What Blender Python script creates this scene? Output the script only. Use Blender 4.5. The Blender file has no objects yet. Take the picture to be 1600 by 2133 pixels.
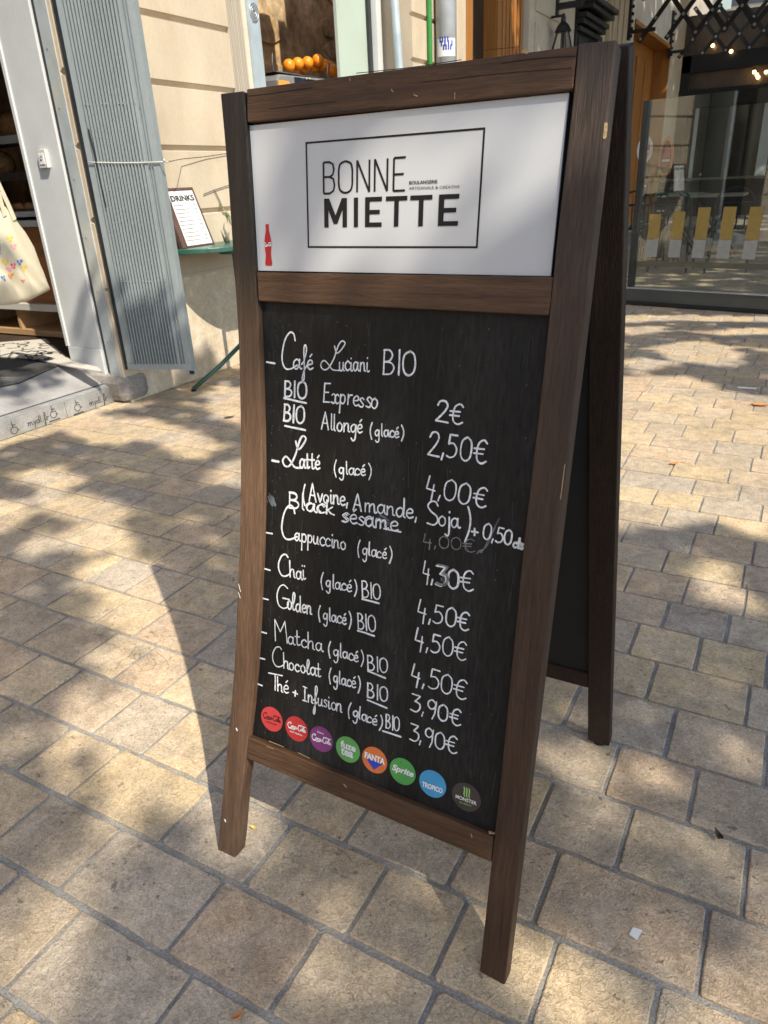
import bpy, bmesh, math, random
from mathutils import Vector, Matrix, noise
random.seed(11)
scene = bpy.context.scene
COL = scene.collection
sin, cos, pi = math.sin, math.cos, math.pi

# ------------------------------------------------------------------ camera
FPX, PW, PH = 1501.72, 1600.0, 2133.0
CAM = Vector((0.7618, -0.6563, 1.0946))
YAW, PITCH, ROLL = -0.5188, -0.4298, -0.0520
_f = Vector((sin(YAW)*cos(PITCH), cos(YAW)*cos(PITCH), sin(PITCH)))
_r0 = Vector((cos(YAW), -sin(YAW), 0)); _u0 = _r0.cross(_f)
_R = cos(ROLL)*_r0 + sin(ROLL)*_u0
_U = -sin(ROLL)*_r0 + cos(ROLL)*_u0
cam_data = bpy.data.cameras.new("camera")
cam = bpy.data.objects.new("camera", cam_data); COL.objects.link(cam)
cam.matrix_world = Matrix(((_R.x, _U.x, -_f.x, CAM.x), (_R.y, _U.y, -_f.y, CAM.y), (_R.z, _U.z, -_f.z, CAM.z), (0, 0, 0, 1)))
cam_data.sensor_fit = 'VERTICAL'; cam_data.sensor_height = 36; cam_data.sensor_width = 36
cam_data.lens = 36*FPX/PH
cam_data.clip_end = 500; cam_data.clip_start = 0.05
cam_data.dof.use_dof = True; cam_data.dof.focus_distance = 1.15; cam_data.dof.aperture_fstop = 17
scene.camera = cam

# ------------------------------------------------------------------ world, sun, exposure
SUNDIR = Vector((-0.927, 0.4825, -1.2205)).normalized()      # direction the light travels
world = bpy.data.worlds.new("World"); scene.world = world; world.use_nodes = True
wn = world.node_tree.nodes; wl = world.node_tree.links
sky = wn.new("ShaderNodeTexSky"); sky.sky_type = 'NISHITA'; sky.sun_disc = False
sky.sun_elevation = math.asin(-SUNDIR.z); sky.sun_rotation = math.atan2(-SUNDIR.x, -SUNDIR.y)
sky.air_density = 1.0; sky.dust_density = 1.2; sky.ozone_density = 1.0
wl.new(sky.outputs[0], wn["Background"].inputs[0]); wn["Background"].inputs[1].default_value = 0.15
sun_d = bpy.data.lights.new("sun", 'SUN'); sun_d.energy = 3.3; sun_d.angle = math.radians(0.53); sun_d.color = (1.0, 0.92, 0.78)
sun = bpy.data.objects.new("sun", sun_d); COL.objects.link(sun)
sun.rotation_euler = SUNDIR.to_track_quat('-Z', 'Y').to_euler(); sun.location = (8, -6, 14)
scene.view_settings.view_transform = 'Standard'; scene.view_settings.look = 'None'
scene.view_settings.exposure = 0.90; scene.view_settings.gamma = 1.0
scene.cycles.max_bounces = 8; scene.cycles.diffuse_bounces = 4; scene.cycles.glossy_bounces = 3
scene.cycles.transparent_max_bounces = 12; scene.cycles.transmission_bounces = 4
scene.cycles.caustics_reflective = False; scene.cycles.caustics_refractive = False
scene.cycles.sample_clamp_indirect = 6
scene.cycles.use_denoising = True

# ------------------------------------------------------------------ photo pixel -> point on a real plane
def ray(px, py):
    return _R*((px-PW/2)/FPX) - _U*((py-PH/2)/FPX) + _f
def onplane(px, py, p0, n):
    d = ray(px, py); return CAM + d*((Vector(p0)-CAM).dot(n)/d.dot(n))
def gnd(px, py, z=0.0): return onplane(px, py, (0, 0, z), Vector((0, 0, 1)))
def onx(px, py, x): return onplane(px, py, (x, 0, 0), Vector((1, 0, 0)))
def ony(px, py, y): return onplane(px, py, (0, y, 0), Vector((0, 1, 0)))

# ------------------------------------------------------------------ materials
def _nodes(name):
    m = bpy.data.materials.new(name); m.use_nodes = True
    return m, m.node_tree.nodes, m.node_tree.links, m.node_tree.nodes["Principled BSDF"]

def mk(name, col, rough=0.6, metal=0.0, var=0.18, scale=8.0, stretch=(1, 1, 1), fine=0.0, fscale=120.0, bump=0.0, bscale=60.0,
       spec=0.5, tint=None, attr=None, detail=5, distort=0.0, rvar=0.1, coat=0.0):
    """A procedural surface: base colour broken by two noises, optional tint patches, roughness variation and bump."""
    m, N, L, B = _nodes(name)
    tc = N.new("ShaderNodeTexCoord"); mp = N.new("ShaderNodeMapping"); mp.inputs['Scale'].default_value = stretch
    L.new(tc.outputs['Object'], mp.inputs[0])
    n1 = N.new("ShaderNodeTexNoise"); n1.inputs['Scale'].default_value = scale; n1.inputs['Detail'].default_value = detail
    n1.inputs['Distortion'].default_value = distort
    L.new(mp.outputs[0], n1.inputs[0])
    r = N.new("ShaderNodeMapRange"); r.inputs[1].default_value = .3; r.inputs[2].default_value = .7
    r.inputs[3].default_value = 1-var; r.inputs[4].default_value = 1+var
    L.new(n1.outputs[0], r.inputs[0]); fac = r.outputs[0]
    if fine:
        n2 = N.new("ShaderNodeTexNoise"); n2.inputs['Scale'].default_value = fscale; n2.inputs['Detail'].default_value = 6
        n2.inputs['Distortion'].default_value = distort
        L.new(mp.outputs[0], n2.inputs[0])
        r2 = N.new("ShaderNodeMapRange"); r2.inputs[1].default_value = .3; r2.inputs[2].default_value = .7
        r2.inputs[3].default_value = 1-fine; r2.inputs[4].default_value = 1+fine
        L.new(n2.outputs[0], r2.inputs[0])
        mu = N.new("ShaderNodeMath"); mu.operation = 'MULTIPLY'; L.new(fac, mu.inputs[0]); L.new(r2.outputs[0], mu.inputs[1]); fac = mu.outputs[0]
    base = N.new("ShaderNodeRGB"); base.outputs[0].default_value = (*col, 1); src = base.outputs[0]
    if attr:
        a = N.new("ShaderNodeAttribute"); a.attribute_name = attr; src = a.outputs['Color']
    if tint:
        n3 = N.new("ShaderNodeTexNoise"); n3.inputs['Scale'].default_value = tint[1]; n3.inputs['Detail'].default_value = 4
        L.new(mp.outputs[0], n3.inputs[0])
        r3 = N.new("ShaderNodeMapRange"); r3.inputs[1].default_value = .48; r3.inputs[2].default_value = .68; r3.inputs[4].default_value = tint[2]
        L.new(n3.outputs[0], r3.inputs[0])
        mx = N.new("ShaderNodeMix"); mx.data_type = 'RGBA'; L.new(r3.outputs[0], mx.inputs[0]); L.new(src, mx.inputs[6]); mx.inputs[7].default_value = (*tint[0], 1)
        src = mx.outputs[2]
    sc = N.new("ShaderNodeVectorMath"); sc.operation = 'SCALE'; L.new(src, sc.inputs[0]); L.new(fac, sc.inputs['Scale'])
    L.new(sc.outputs[0], B.inputs['Base Color'])
    B.inputs['Metallic'].default_value = metal; B.inputs['Specular IOR Level'].default_value = spec
    if rvar:
        r4 = N.new("ShaderNodeMapRange"); r4.inputs[1].default_value = .3; r4.inputs[2].default_value = .7
        r4.inputs[3].default_value = max(.02, rough-rvar); r4.inputs[4].default_value = min(1, rough+rvar)
        L.new(n1.outputs[0], r4.inputs[0]); L.new(r4.outputs[0], B.inputs['Roughness'])
    else: B.inputs['Roughness'].default_value = rough
    if coat: B.inputs['Coat Weight'].default_value = coat
    if bump:
        nb = N.new("ShaderNodeTexNoise"); nb.inputs['Scale'].default_value = bscale; nb.inputs['Detail'].default_value = 6; nb.inputs['Distortion'].default_value = distort
        L.new(mp.outputs[0], nb.inputs[0])
        bu = N.new("ShaderNodeBump"); bu.inputs['Strength'].default_value = bump; bu.inputs['Distance'].default_value = .004
        L.new(nb.outputs[0], bu.inputs['Height']); L.new(bu.outputs[0], B.inputs['Normal'])
    return m

def glow(name, col, s):
    m, N, L, B = _nodes(name); B.inputs['Base Color'].default_value = (*col, 1)
    B.inputs['Emission Color'].default_value = (*col, 1); B.inputs['Emission Strength'].default_value = s
    return m

def glass_mat(name, tint=(.9, .95, .93), refl=.10, dirt=.03):
    """Flat pane: mostly see-through, mirror reflection growing at grazing angles, a little dirt."""
    m, N, L, B = _nodes(name)
    N.remove(B); out = N["Material Output"]
    tr = N.new("ShaderNodeBsdfTransparent"); tr.inputs[0].default_value = (*tint, 1)
    gl = N.new("ShaderNodeBsdfGlossy"); gl.inputs['Roughness'].default_value = 0.01
    di = N.new("ShaderNodeBsdfDiffuse"); di.inputs[0].default_value = (.5, .5, .48, 1)
    lw = N.new("ShaderNodeLayerWeight"); lw.inputs[0].default_value = .25
    r = N.new("ShaderNodeMapRange"); r.inputs[3].default_value = refl; r.inputs[4].default_value = .8
    L.new(lw.outputs['Fresnel'], r.inputs[0])
    m1 = N.new("ShaderNodeMixShader"); L.new(r.outputs[0], m1.inputs[0]); L.new(tr.outputs[0], m1.inputs[1]); L.new(gl.outputs[0], m1.inputs[2])
    nz = N.new("ShaderNodeTexNoise"); nz.inputs['Scale'].default_value = 5; nz.inputs['Detail'].default_value = 6
    r2 = N.new("ShaderNodeMapRange"); r2.inputs[1].default_value = .35; r2.inputs[2].default_value = .75; r2.inputs[3].default_value = 0; r2.inputs[4].default_value = dirt*2
    L.new(nz.outputs[0], r2.inputs[0])
    m2 = N.new("ShaderNodeMixShader"); L.new(r2.outputs[0], m2.inputs[0]); L.new(m1.outputs[0], m2.inputs[1]); L.new(di.outputs[0], m2.inputs[2])
    L.new(m2.outputs[0], out.inputs[0])
    return m

M = {}
def wood(name, col, grain_axis, rough=.55, attr=None):
    st = {'z': (1, 1, .07), 'x': (.07, 1, 1), 'y': (1, .055, 1)}[grain_axis]
    return mk(name, col, rough=rough, var=.25, scale=75, stretch=st, fine=.26, fscale=330, bump=.4, bscale=300, distort=1.2,
              tint=((col[0]*1.5+.012, col[1]*1.5+.011, col[2]*1.55+.011), 5.0, .55), rvar=.12, spec=.28, attr=attr)

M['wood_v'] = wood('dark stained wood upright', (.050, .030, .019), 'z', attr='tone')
M['wood_h'] = wood('dark stained wood rail', (.072, .038, .020), 'x')
M['wood_rear'] = wood('dark stained wood shaded frame', (.020, .0115, .008), 'z')  # same timber darkened: shade between the frames is put into the colour
M['crack'] = mk('dark wood crack', (.008, .006, .005), rough=.9, var=.2)
M['chip'] = mk('bare chipped wood', (.36, .25, .13), rough=.8, var=.3, scale=300)
M['chalkboard'] = mk('chalkboard black', (.0080, .0076, .0072), rough=.62, spec=.25, var=.35, scale=7, stretch=(1, 1, .22), fine=.5, fscale=190, bump=.12, bscale=300,
                     tint=((.022, .022, .0215), 11, .7))
M['backing'] = mk('black backing', (.006, .006, .006), rough=.8, var=.1)
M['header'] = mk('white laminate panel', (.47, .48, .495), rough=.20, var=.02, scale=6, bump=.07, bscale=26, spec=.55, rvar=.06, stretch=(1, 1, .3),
                 tint=((.43, .435, .445), 14, .35))  # stretched tint patches paint faint sheen streaks
M['ink'] = mk('black vinyl lettering', (.010, .010, .010), rough=.45, var=.1, spec=.22)
M['chalk'] = mk('white chalk marker', (.66, .675, .69), rough=.85, var=.26, scale=320, fine=.30, fscale=900)
M['chalk_faint'] = mk('half wiped chalk', (.17, .17, .17), rough=.9, var=.6, scale=220)
M['ghost'] = mk('wiped chalk haze', (.021, .021, .021), rough=.8, var=.5, scale=90)
M['smudge'] = mk('smeared chalk', (.085, .10, .115), rough=.9, var=.85, scale=70, stretch=(1, 1, .4))
for k, c in dict(red=(.42, .028, .030), red2=(.46, .04, .045), purple=(.17, .03, .15), green=(.10, .33, .08), orange=(.58, .15, .04), green2=(.07, .30, .07),
                 sky=(.05, .28, .52), char=(.045, .037, .036)).items():
    M['st_'+k] = mk('vinyl sticker '+k, c, rough=.35, var=.06, scale=30)
M['white_ink'] = mk('white print', (.66, .67, .68), rough=.5, var=.03)
M['blue_ink'] = mk('blue print', (.02, .05, .38), rough=.5, var=.03)
M['claw'] = mk('pale green print', (.25, .45, .12), rough=.5, var=.03)
M['bottle_red'] = mk('red vinyl', (.38, .004, .010), rough=.4, var=.05)

def paver_material():
    m, N, L, B = _nodes('tan stone paver')
    def nz(scale, detail=6, dist=0.0, off=0.0):
        n = N.new("ShaderNodeTexNoise"); n.inputs['Scale'].default_value = scale; n.inputs['Detail'].default_value = detail; n.inputs['Distortion'].default_value = dist
        mp = N.new("ShaderNodeMapping"); mp.inputs['Location'].default_value = (off, off*.7, off*.3); L.new(tc.outputs['Object'], mp.inputs[0]); L.new(mp.outputs[0], n.inputs[0]); return n.outputs[0]
    def rng(src, a, b, c, d):
        r = N.new("ShaderNodeMapRange"); r.inputs[1].default_value = a; r.inputs[2].default_value = b; r.inputs[3].default_value = c; r.inputs[4].default_value = d; L.new(src, r.inputs[0]); return r.outputs[0]
    def op(o, x, y=None, v=None):
        q = N.new("ShaderNodeMath"); q.operation = o; L.new(x, q.inputs[0])
        if y is not None: L.new(y, q.inputs[1])
        if v is not None: q.inputs[1].default_value = v
        return q.outputs[0]
    tc = N.new("ShaderNodeTexCoord"); at = N.new("ShaderNodeAttribute"); at.attribute_name = 'tone'
    big = rng(nz(2.3, 3), .3, .7, .86, 1.13)            # broad wear across many stones
    mid = rng(nz(24, 7, .6, 3), .3, .7, .80, 1.18)
    fine = rng(nz(165, 8, 1.3, 7), .3, .7, .66, 1.30)   # fibrous mottling
    rid = op('ABSOLUTE', op('SUBTRACT', nz(7.5, 5, .9, 11), v=.5))
    crack = rng(rid, .0, .008, .60, 1.0); mask = rng(nz(3.1, 2, 0, 21), .57, .63, 0, 1)
    cr = N.new("ShaderNodeMix"); cr.data_type = 'FLOAT'; cr.inputs[2].default_value = 1.0; L.new(mask, cr.inputs[0]); L.new(crack, cr.inputs[3])
    spot = rng(nz(55, 2, .2, 31), .70, .73, 1.0, .52)   # gum and grime spots
    f = op('MULTIPLY', op('MULTIPLY', op('MULTIPLY', big, mid), op('MULTIPLY', fine, cr.outputs[0])), spot)
    hue = N.new("ShaderNodeMix"); hue.data_type = 'RGBA'; L.new(rng(nz(13, 4, .4, 41), .40, .66, 0, .45), hue.inputs[0]); L.new(at.outputs['Color'], hue.inputs[6]); hue.inputs[7].default_value = (.40, .345, .275, 1)
    sc = N.new("ShaderNodeVectorMath"); sc.operation = 'SCALE'; L.new(hue.outputs[2], sc.inputs[0]); L.new(f, sc.inputs['Scale'])
    L.new(sc.outputs[0], B.inputs['Base Color']); B.inputs['Specular IOR Level'].default_value = .3
    L.new(rng(fine, .66, 1.3, .9, .66), B.inputs['Roughness'])
    hgt = op('ADD', op('MULTIPLY', fine, v=.55), op('ADD', op('MULTIPLY', mid, v=1.1), op('MULTIPLY', cr.outputs[0], v=.7)))
    bu = N.new("ShaderNodeBump"); bu.inputs['Strength'].default_value = .9; bu.inputs['Distance'].default_value = .004; L.new(hgt, bu.inputs['Height']); L.new(bu.outputs[0], B.inputs['Normal'])
    return m
M['paver'] = paver_material()
M['mortar'] = mk('grey mortar', (.30, .285, .255), rough=.9, var=.25, scale=20, fine=.3, fscale=220, bump=.8, bscale=220)
M['earth'] = mk('street ground', (.26, .23, .19), rough=.9, var=.2, scale=3, fine=.2, fscale=60)
M['stone_cream'] = mk('cream painted stone', (.56, .468, .345), rough=.85, var=.11, scale=3.5, stretch=(1, 1, .45), fine=.05, fscale=70, bump=.22, bscale=70, tint=((.47, .36, .25), 4, .5))
M['stone_plinth'] = mk('speckled plinth render', (.60, .50, .36), rough=.9, var=.10, scale=14, fine=.10, fscale=50, bump=.6, bscale=60, tint=((.74, .68, .56), 11, .5))
M['stone_pale'] = mk('pale limestone', (.60, .54, .43), rough=.85, var=.10, scale=4, fine=.06, fscale=60, bump=.2, bscale=60)
M['stone_tan'] = mk('old stone wall inside', (.50, .34, .17), rough=.9, var=.45, scale=2.6, fine=.3, fscale=16, bump=.9, bscale=10, tint=((.66, .50, .31), 2.2, .8), distort=.5)
M['concrete'] = mk('worn concrete', (.27, .25, .225), rough=.9, var=.25, scale=9, fine=.2, fscale=80, bump=.5, bscale=60)
M['door_white'] = mk('pale grey painted post', (.64, .66, .65), rough=.45, var=.05, scale=5, fine=.02, fscale=60)
M['dark_seal'] = mk('dark grey seal', (.06, .06, .065), rough=.5, var=.2)
M['bead'] = mk('bluish galvanised bead', (.44, .48, .48), rough=.55, var=.14, scale=8, tint=((.58, .52, .38), 6, .5))
M['shutter'] = mk('blue grey galvanised metal', (.335, .38, .39), rough=.42, metal=.25, var=.08, scale=4, stretch=(1, 1, .3), fine=.06, fscale=90)
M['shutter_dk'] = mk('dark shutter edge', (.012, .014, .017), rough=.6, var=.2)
M['string'] = mk('pale string', (.55, .55, .50), rough=.9, var=.1)
M['wire'] = mk('dark wire', (.05, .045, .04), rough=.7, var=.2)
M['green_metal'] = mk('dark green enamel', (.028, .10, .072), rough=.35, var=.12, scale=20, spec=.6)
M['menu_wood'] = mk('reddish brown frame', (.11, .06, .05), rough=.5, var=.25, scale=60, stretch=(1, 1, .1))
M['paper'] = mk('white paper', (.80, .80, .77), rough=.7, var=.02)
M['twig'] = mk('grey driftwood', (.22, .19, .15), rough=.85, var=.3, scale=60)
M['leaf_sprig'] = mk('fresh green leaf', (.22, .30, .09), rough=.5, var=.2, scale=40)
M['alu'] = mk('dull aluminium', (.46, .46, .45), rough=.42, metal=.55, var=.18, scale=12, fine=.12, fscale=110, bump=.2, bscale=180)
M['ramp_top'] = mk('grey ramp deck', (.31, .30, .29), rough=.7, var=.16, scale=5, fine=.08, fscale=80, tint=((.42, .41, .40), 3.5, .5))
M['engrave'] = mk('dark engraved mark', (.07, .07, .07), rough=.6, var=.1)
M['rug'] = mk('cream rug', (.56, .53, .46), rough=.95, var=.12, scale=60, fine=.1, fscale=300)
M['rug_dark'] = mk('charcoal rug motif', (.10, .09, .09), rough=.95, var=.2)
M['mat'] = mk('dark grille mat', (.05, .048, .046), rough=.8, var=.2, scale=30)
M['mat_rib'] = mk('grille rib', (.15, .145, .14), rough=.6, var=.2, scale=40)
M['canvas'] = mk('cream canvas', (.60, .535, .39), rough=.95, var=.06, scale=14, fine=.05, fscale=400, bump=.25, bscale=260)
for k, c in dict(yellow=(.75, .5, .05), blue=(.07, .2, .48), pink=(.78, .33, .33), orange=(.85, .26, .05), rose=(.62, .12, .16)).items():
    M['pr_'+k] = mk('print '+k, c, rough=.9, var=.05)
M['counter'] = mk('warm brown wood', (.42, .18, .07), rough=.5, var=.25, scale=12, stretch=(.1, 1, 1))
M['counter_pale'] = mk('pale wood board', (.50, .31, .16), rough=.5, var=.2, scale=12, stretch=(.1, 1, 1))
M['counter_dark'] = mk('dark brown interior', (.045, .028, .018), rough=.7, var=.3, scale=4)
M['shop_dark'] = mk('dim shop wall', (.34, .21, .11), rough=.9, var=.55, scale=3, fine=.25, fscale=14, bump=.6, bscale=12)
M['steel'] = mk('brushed steel', (.30, .30, .30), rough=.35, metal=.8, var=.2, scale=20)
M['shelf_white'] = mk('white shelf edge', (.62, .60, .55), rough=.5, var=.05)
M['pastry'] = mk('baked crust', (.34, .17, .06), rough=.7, var=.35, scale=40)
M['orange_skin'] = mk('orange peel', (.86, .26, .006), rough=.38, var=.1, scale=30, bump=.2, bscale=300)
M['juicer'] = mk('grey appliance shell', (.20, .205, .20), rough=.4, var=.1, scale=10)
M['juicer_dark'] = mk('dark display', (.012, .013, .03), rough=.2, var=.1)
M['juicer_orange'] = mk('orange label', (.85, .33, .06), rough=.4, var=.08)
M['clear'] = glass_mat('clear plastic', (.97, .97, .97), .06, .01)
M['col_wood'] = mk('striped taupe cladding', (.42, .37, .30), rough=.7, var=.16, scale=60, stretch=(1, 1, .03), bump=.25, bscale=90)
M['rail_metal'] = mk('pale blue grey metal', (.45, .52, .56), rough=.4, metal=.25, var=.12, scale=8)
M['mint_panel'] = mk('pale mint panel', (.46, .54, .47), rough=.35, var=.05, scale=3)
M['cable'] = mk('green cable', (.03, .22, .04), rough=.5, var=.1)
M['zinc'] = mk('zinc pipe', (.40, .42, .44), rough=.4, metal=.4, var=.12, scale=6)
M['orange_wood'] = mk('honey varnished wood', (.36, .15, .032), rough=.42, var=.18, scale=26, stretch=(1, 1, .06))
M['dark_glass'] = mk('dark window glass', (.018, .018, .018), rough=.08, var=.3, scale=2, spec=.8, rvar=.02)
M['black_paint'] = mk('black painted joinery', (.0045, .0045, .005), rough=.4, var=.2, scale=8)
M['iron'] = mk('black iron', (.012, .011, .010), rough=.5, var=.3, scale=40)
M['rivet'] = mk('worn rivet', (.35, .34, .32), rough=.4, metal=.6)
M['awning'] = mk('dark awning cloth', (.035, .04, .038), rough=.9, var=.15, scale=6)
M['brown_glass'] = mk('brown tinted interior', (.10, .075, .055), rough=.25, var=.5, scale=1.6, stretch=(1, 1, .4), rvar=.05)
M['bulb'] = glow('warm bulb', (1.0, .62, .22), 7)
M['screen_glass'] = glass_mat('windscreen glass', (.80, .84, .82), .10, .008)
M['screen_frost'] = mk('frosted grey band', (.075, .082, .078), rough=.35, var=.3, scale=5, stretch=(.2, 1, 1))
M['gunmetal'] = mk('dark gunmetal', (.045, .048, .05), rough=.35, metal=.5, var=.2, scale=10)
M['stripe_y'] = mk('mustard vinyl stripe', (.33, .225, .06), rough=.5, var=.1, scale=30)
M['stripe_w'] = mk('grey white vinyl stripe', (.33, .33, .31), rough=.5, var=.1, scale=30)
M['bench'] = mk('beige laminate', (.36, .30, .23), rough=.5, var=.1)
M['sign_orange'] = mk('orange enamel', (.80, .23, .08), rough=.4, var=.1)
M['sign_red'] = mk('red enamel', (.62, .04, .05), rough=.4, var=.1)
M['bark'] = mk('mottled plane bark', (.26, .23, .17), rough=.9, var=.35, scale=6, tint=((.42, .40, .30), 5, .8), bump=.5, bscale=20)
M['leaf_dry'] = mk('dry orange leaf', (.55, .22, .06), rough=.7, var=.25, scale=60)
M['leaf_brown'] = mk('dark brown leaf', (.06, .045, .035), rough=.8, var=.25, scale=60)
M['blue_paint'] = mk('deep blue paint', (.03, .10, .18), rough=.4, var=.1)

def leaf_material():
    m, N, L, B = _nodes('plane tree foliage')
    tc = N.new("ShaderNodeTexCoord"); nz = N.new("ShaderNodeTexNoise"); nz.inputs['Scale'].default_value = .9
    L.new(tc.outputs['Object'], nz.inputs[0])
    cr = N.new("ShaderNodeValToRGB"); cr.color_ramp.elements[0].color = (.035, .075, .02, 1); cr.color_ramp.elements[1].color = (.09, .14, .04, 1)
    L.new(nz.outputs[0], cr.inputs[0]); L.new(cr.outputs[0], B.inputs['Base Color']); B.inputs['Roughness'].default_value = .55
    return m
M['foliage'] = leaf_material()

# ------------------------------------------------------------------ mesh builder
class MB:
    def __init__(s): s.v = []; s.f = []; s.mi = []; s.mats = []; s.tone = None
    def _m(s, mat):
        if mat not in s.mats: s.mats.append(mat)
        return s.mats.index(mat)
    def add(s, vs, fs, mat):
        b = len(s.v); s.v += [Vector(q) for q in vs]; i = s._m(mat)
        for f in fs: s.f.append([b+k for k in f]); s.mi.append(i)
    def hexa(s, a, mat):
        """a: 8 points, front quad (ccw seen from outside) then matching back quad."""
        s.add(a, [(0, 1, 2, 3), (7, 6, 5, 4), (0, 4, 5, 1), (1, 5, 6, 2), (2, 6, 7, 3), (3, 7, 4, 0)], mat)
    def box(s, lo, hi, mat):
        x0, y0, z0 = lo; x1, y1, z1 = hi
        s.hexa([(x0, y0, z0), (x1, y0, z0), (x1, y0, z1), (x0, y0, z1), (x0, y1, z0), (x1, y1, z0), (x1, y1, z1), (x0, y1, z1)], mat)
    def obox(s, c, ax, ay, az, mat):
        c, ax, ay, az = Vector(c), Vector(ax), Vector(ay), Vector(az)
        P = lambda i, j, k: c+ax*i+ay*j+az*k
        s.hexa([P(-1, -1, -1), P(1, -1, -1), P(1, -1, 1), P(-1, -1, 1), P(-1, 1, -1), P(1, 1, -1), P(1, 1, 1), P(-1, 1, 1)], mat)
    def slab(s, poly, off, mat):
        """polygon extruded by vector off"""
        n = len(poly); off = Vector(off); P = [Vector(p) for p in poly]
        s.add(P+[p+off for p in P], [tuple(range(n)), tuple(range(2*n-1, n-1, -1))]+[(i, i+n, (i+1) % n+n, (i+1) % n) for i in range(n)], mat)
    def tube(s, path, r, mat, n=8, caps=True):
        path = [Vector(p) for p in path]; rs = r if isinstance(r, (list, tuple)) else [r]*len(path)
        b = len(s.v); mi = s._m(mat); up = None
        for i, p in enumerate(path):
            t = (path[min(i+1, len(path)-1)]-path[max(i-1, 0)]).normalized()
            if up is None:
                up = Vector((0, 0, 1)) if abs(t.z) < .9 else Vector((1, 0, 0))
            x = t.cross(up).normalized(); y = x.cross(t).normalized(); up = y
            for k in range(n):
                a = 2*pi*k/n; s.v.append(p+(x*cos(a)+y*sin(a))*rs[i])
        for i in range(len(path)-1):
            for k in range(n):
                s.f.append([b+i*n+k, b+i*n+(k+1) % n, b+(i+1)*n+(k+1) % n, b+(i+1)*n+k]); s.mi.append(mi)
        if caps:
            s.f.append([b+k for k in range(n-1, -1, -1)]); s.mi.append(mi)
            e = b+(len(path)-1)*n; s.f.append([e+k for k in range(n)]); s.mi.append(mi)
    def lathe(s, prof, c, mat, n=20):
        c = Vector(c); b = len(s.v); mi = s._m(mat)
        for r, z in prof:
            for k in range(n): s.v.append(c+Vector((r*cos(2*pi*k/n), r*sin(2*pi*k/n), z)))
        for i in range(len(prof)-1):
            for k in range(n):
                s.f.append([b+i*n+k, b+i*n+(k+1) % n, b+(i+1)*n+(k+1) % n, b+(i+1)*n+k]); s.mi.append(mi)
        s.f.append([b+k for k in range(n-1, -1, -1)]); s.mi.append(mi)
        e = b+(len(prof)-1)*n; s.f.append([e+k for k in range(n)]); s.mi.append(mi)
    def sphere(s, c, r, mat, n=14, m=9, sq=(1, 1, 1)):
        c = Vector(c); b = len(s.v); mi = s._m(mat)
        for i in range(1, m):
            a = pi*i/m
            for k in range(n): s.v.append(c+Vector((r*sq[0]*sin(a)*cos(2*pi*k/n), r*sq[1]*sin(a)*sin(2*pi*k/n), r*sq[2]*cos(a))))
        t = len(s.v); s.v.append(c+Vector((0, 0, r*sq[2]))); s.v.append(c-Vector((0, 0, r*sq[2])))
        for i in range(m-2):
            for k in range(n): s.f.append([b+i*n+k, b+(i+1)*n+k, b+(i+1)*n+(k+1) % n, b+i*n+(k+1) % n]); s.mi.append(mi)
        for k in range(n):
            s.f.append([t, b+k, b+(k+1) % n]); s.mi.append(mi)
            s.f.append([t+1, b+(m-2)*n+(k+1) % n, b+(m-2)*n+k]); s.mi.append(mi)
    def build(s, name, parent=None, smooth=False, bevel=0.0, fix=True):
        me = bpy.data.meshes.new(name); me.from_pydata([tuple(q) for q in s.v], [], s.f)
        for m in s.mats: me.materials.append(m)
        me.polygons.foreach_set('material_index', s.mi)
        if smooth: me.polygons.foreach_set('use_smooth', [True]*len(s.f))
        o = bpy.data.objects.new(name, me); COL.objects.link(o)
        if fix:
            bm = bmesh.new(); bm.from_mesh(me); bmesh.ops.recalc_face_normals(bm, faces=bm.faces); bm.to_mesh(me); bm.free()
        if bevel:
            b = o.modifiers.new('bevel', 'BEVEL'); b.width = bevel; b.segments = 2; b.limit_method = 'ANGLE'; b.angle_limit = math.radians(40)
        if parent is not None: o.parent = parent
        return o

def tag(o, label=None, cat=None, group=None, kind=None):
    if label: o['label'] = label
    if cat: o['category'] = cat
    if group: o['group'] = group
    if kind: o['kind'] = kind
    return o
def thing(name, label, cat, loc=(0, 0, 0), group=None):
    o = bpy.data.objects.new(name, None); COL.objects.link(o); o.location = loc; o.empty_display_size = .1
    return tag(o, label, cat, group)
def keep(o, parent):
    """parent while keeping the mesh's world coordinates"""
    o.parent = parent; o.matrix_parent_inverse = Matrix.Translation(-Vector(parent.location)); return o
def part(mb, name, parent, **k):
    return keep(mb.build(name, **k), parent)
def copy_tree(o, parent=None):
    c = o.copy(); COL.objects.link(c)
    if parent is not None:
        c.parent = parent; c.matrix_parent_inverse = o.matrix_parent_inverse.copy()
    for ch in list(o.children): copy_tree(ch, c)
    return c

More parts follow.
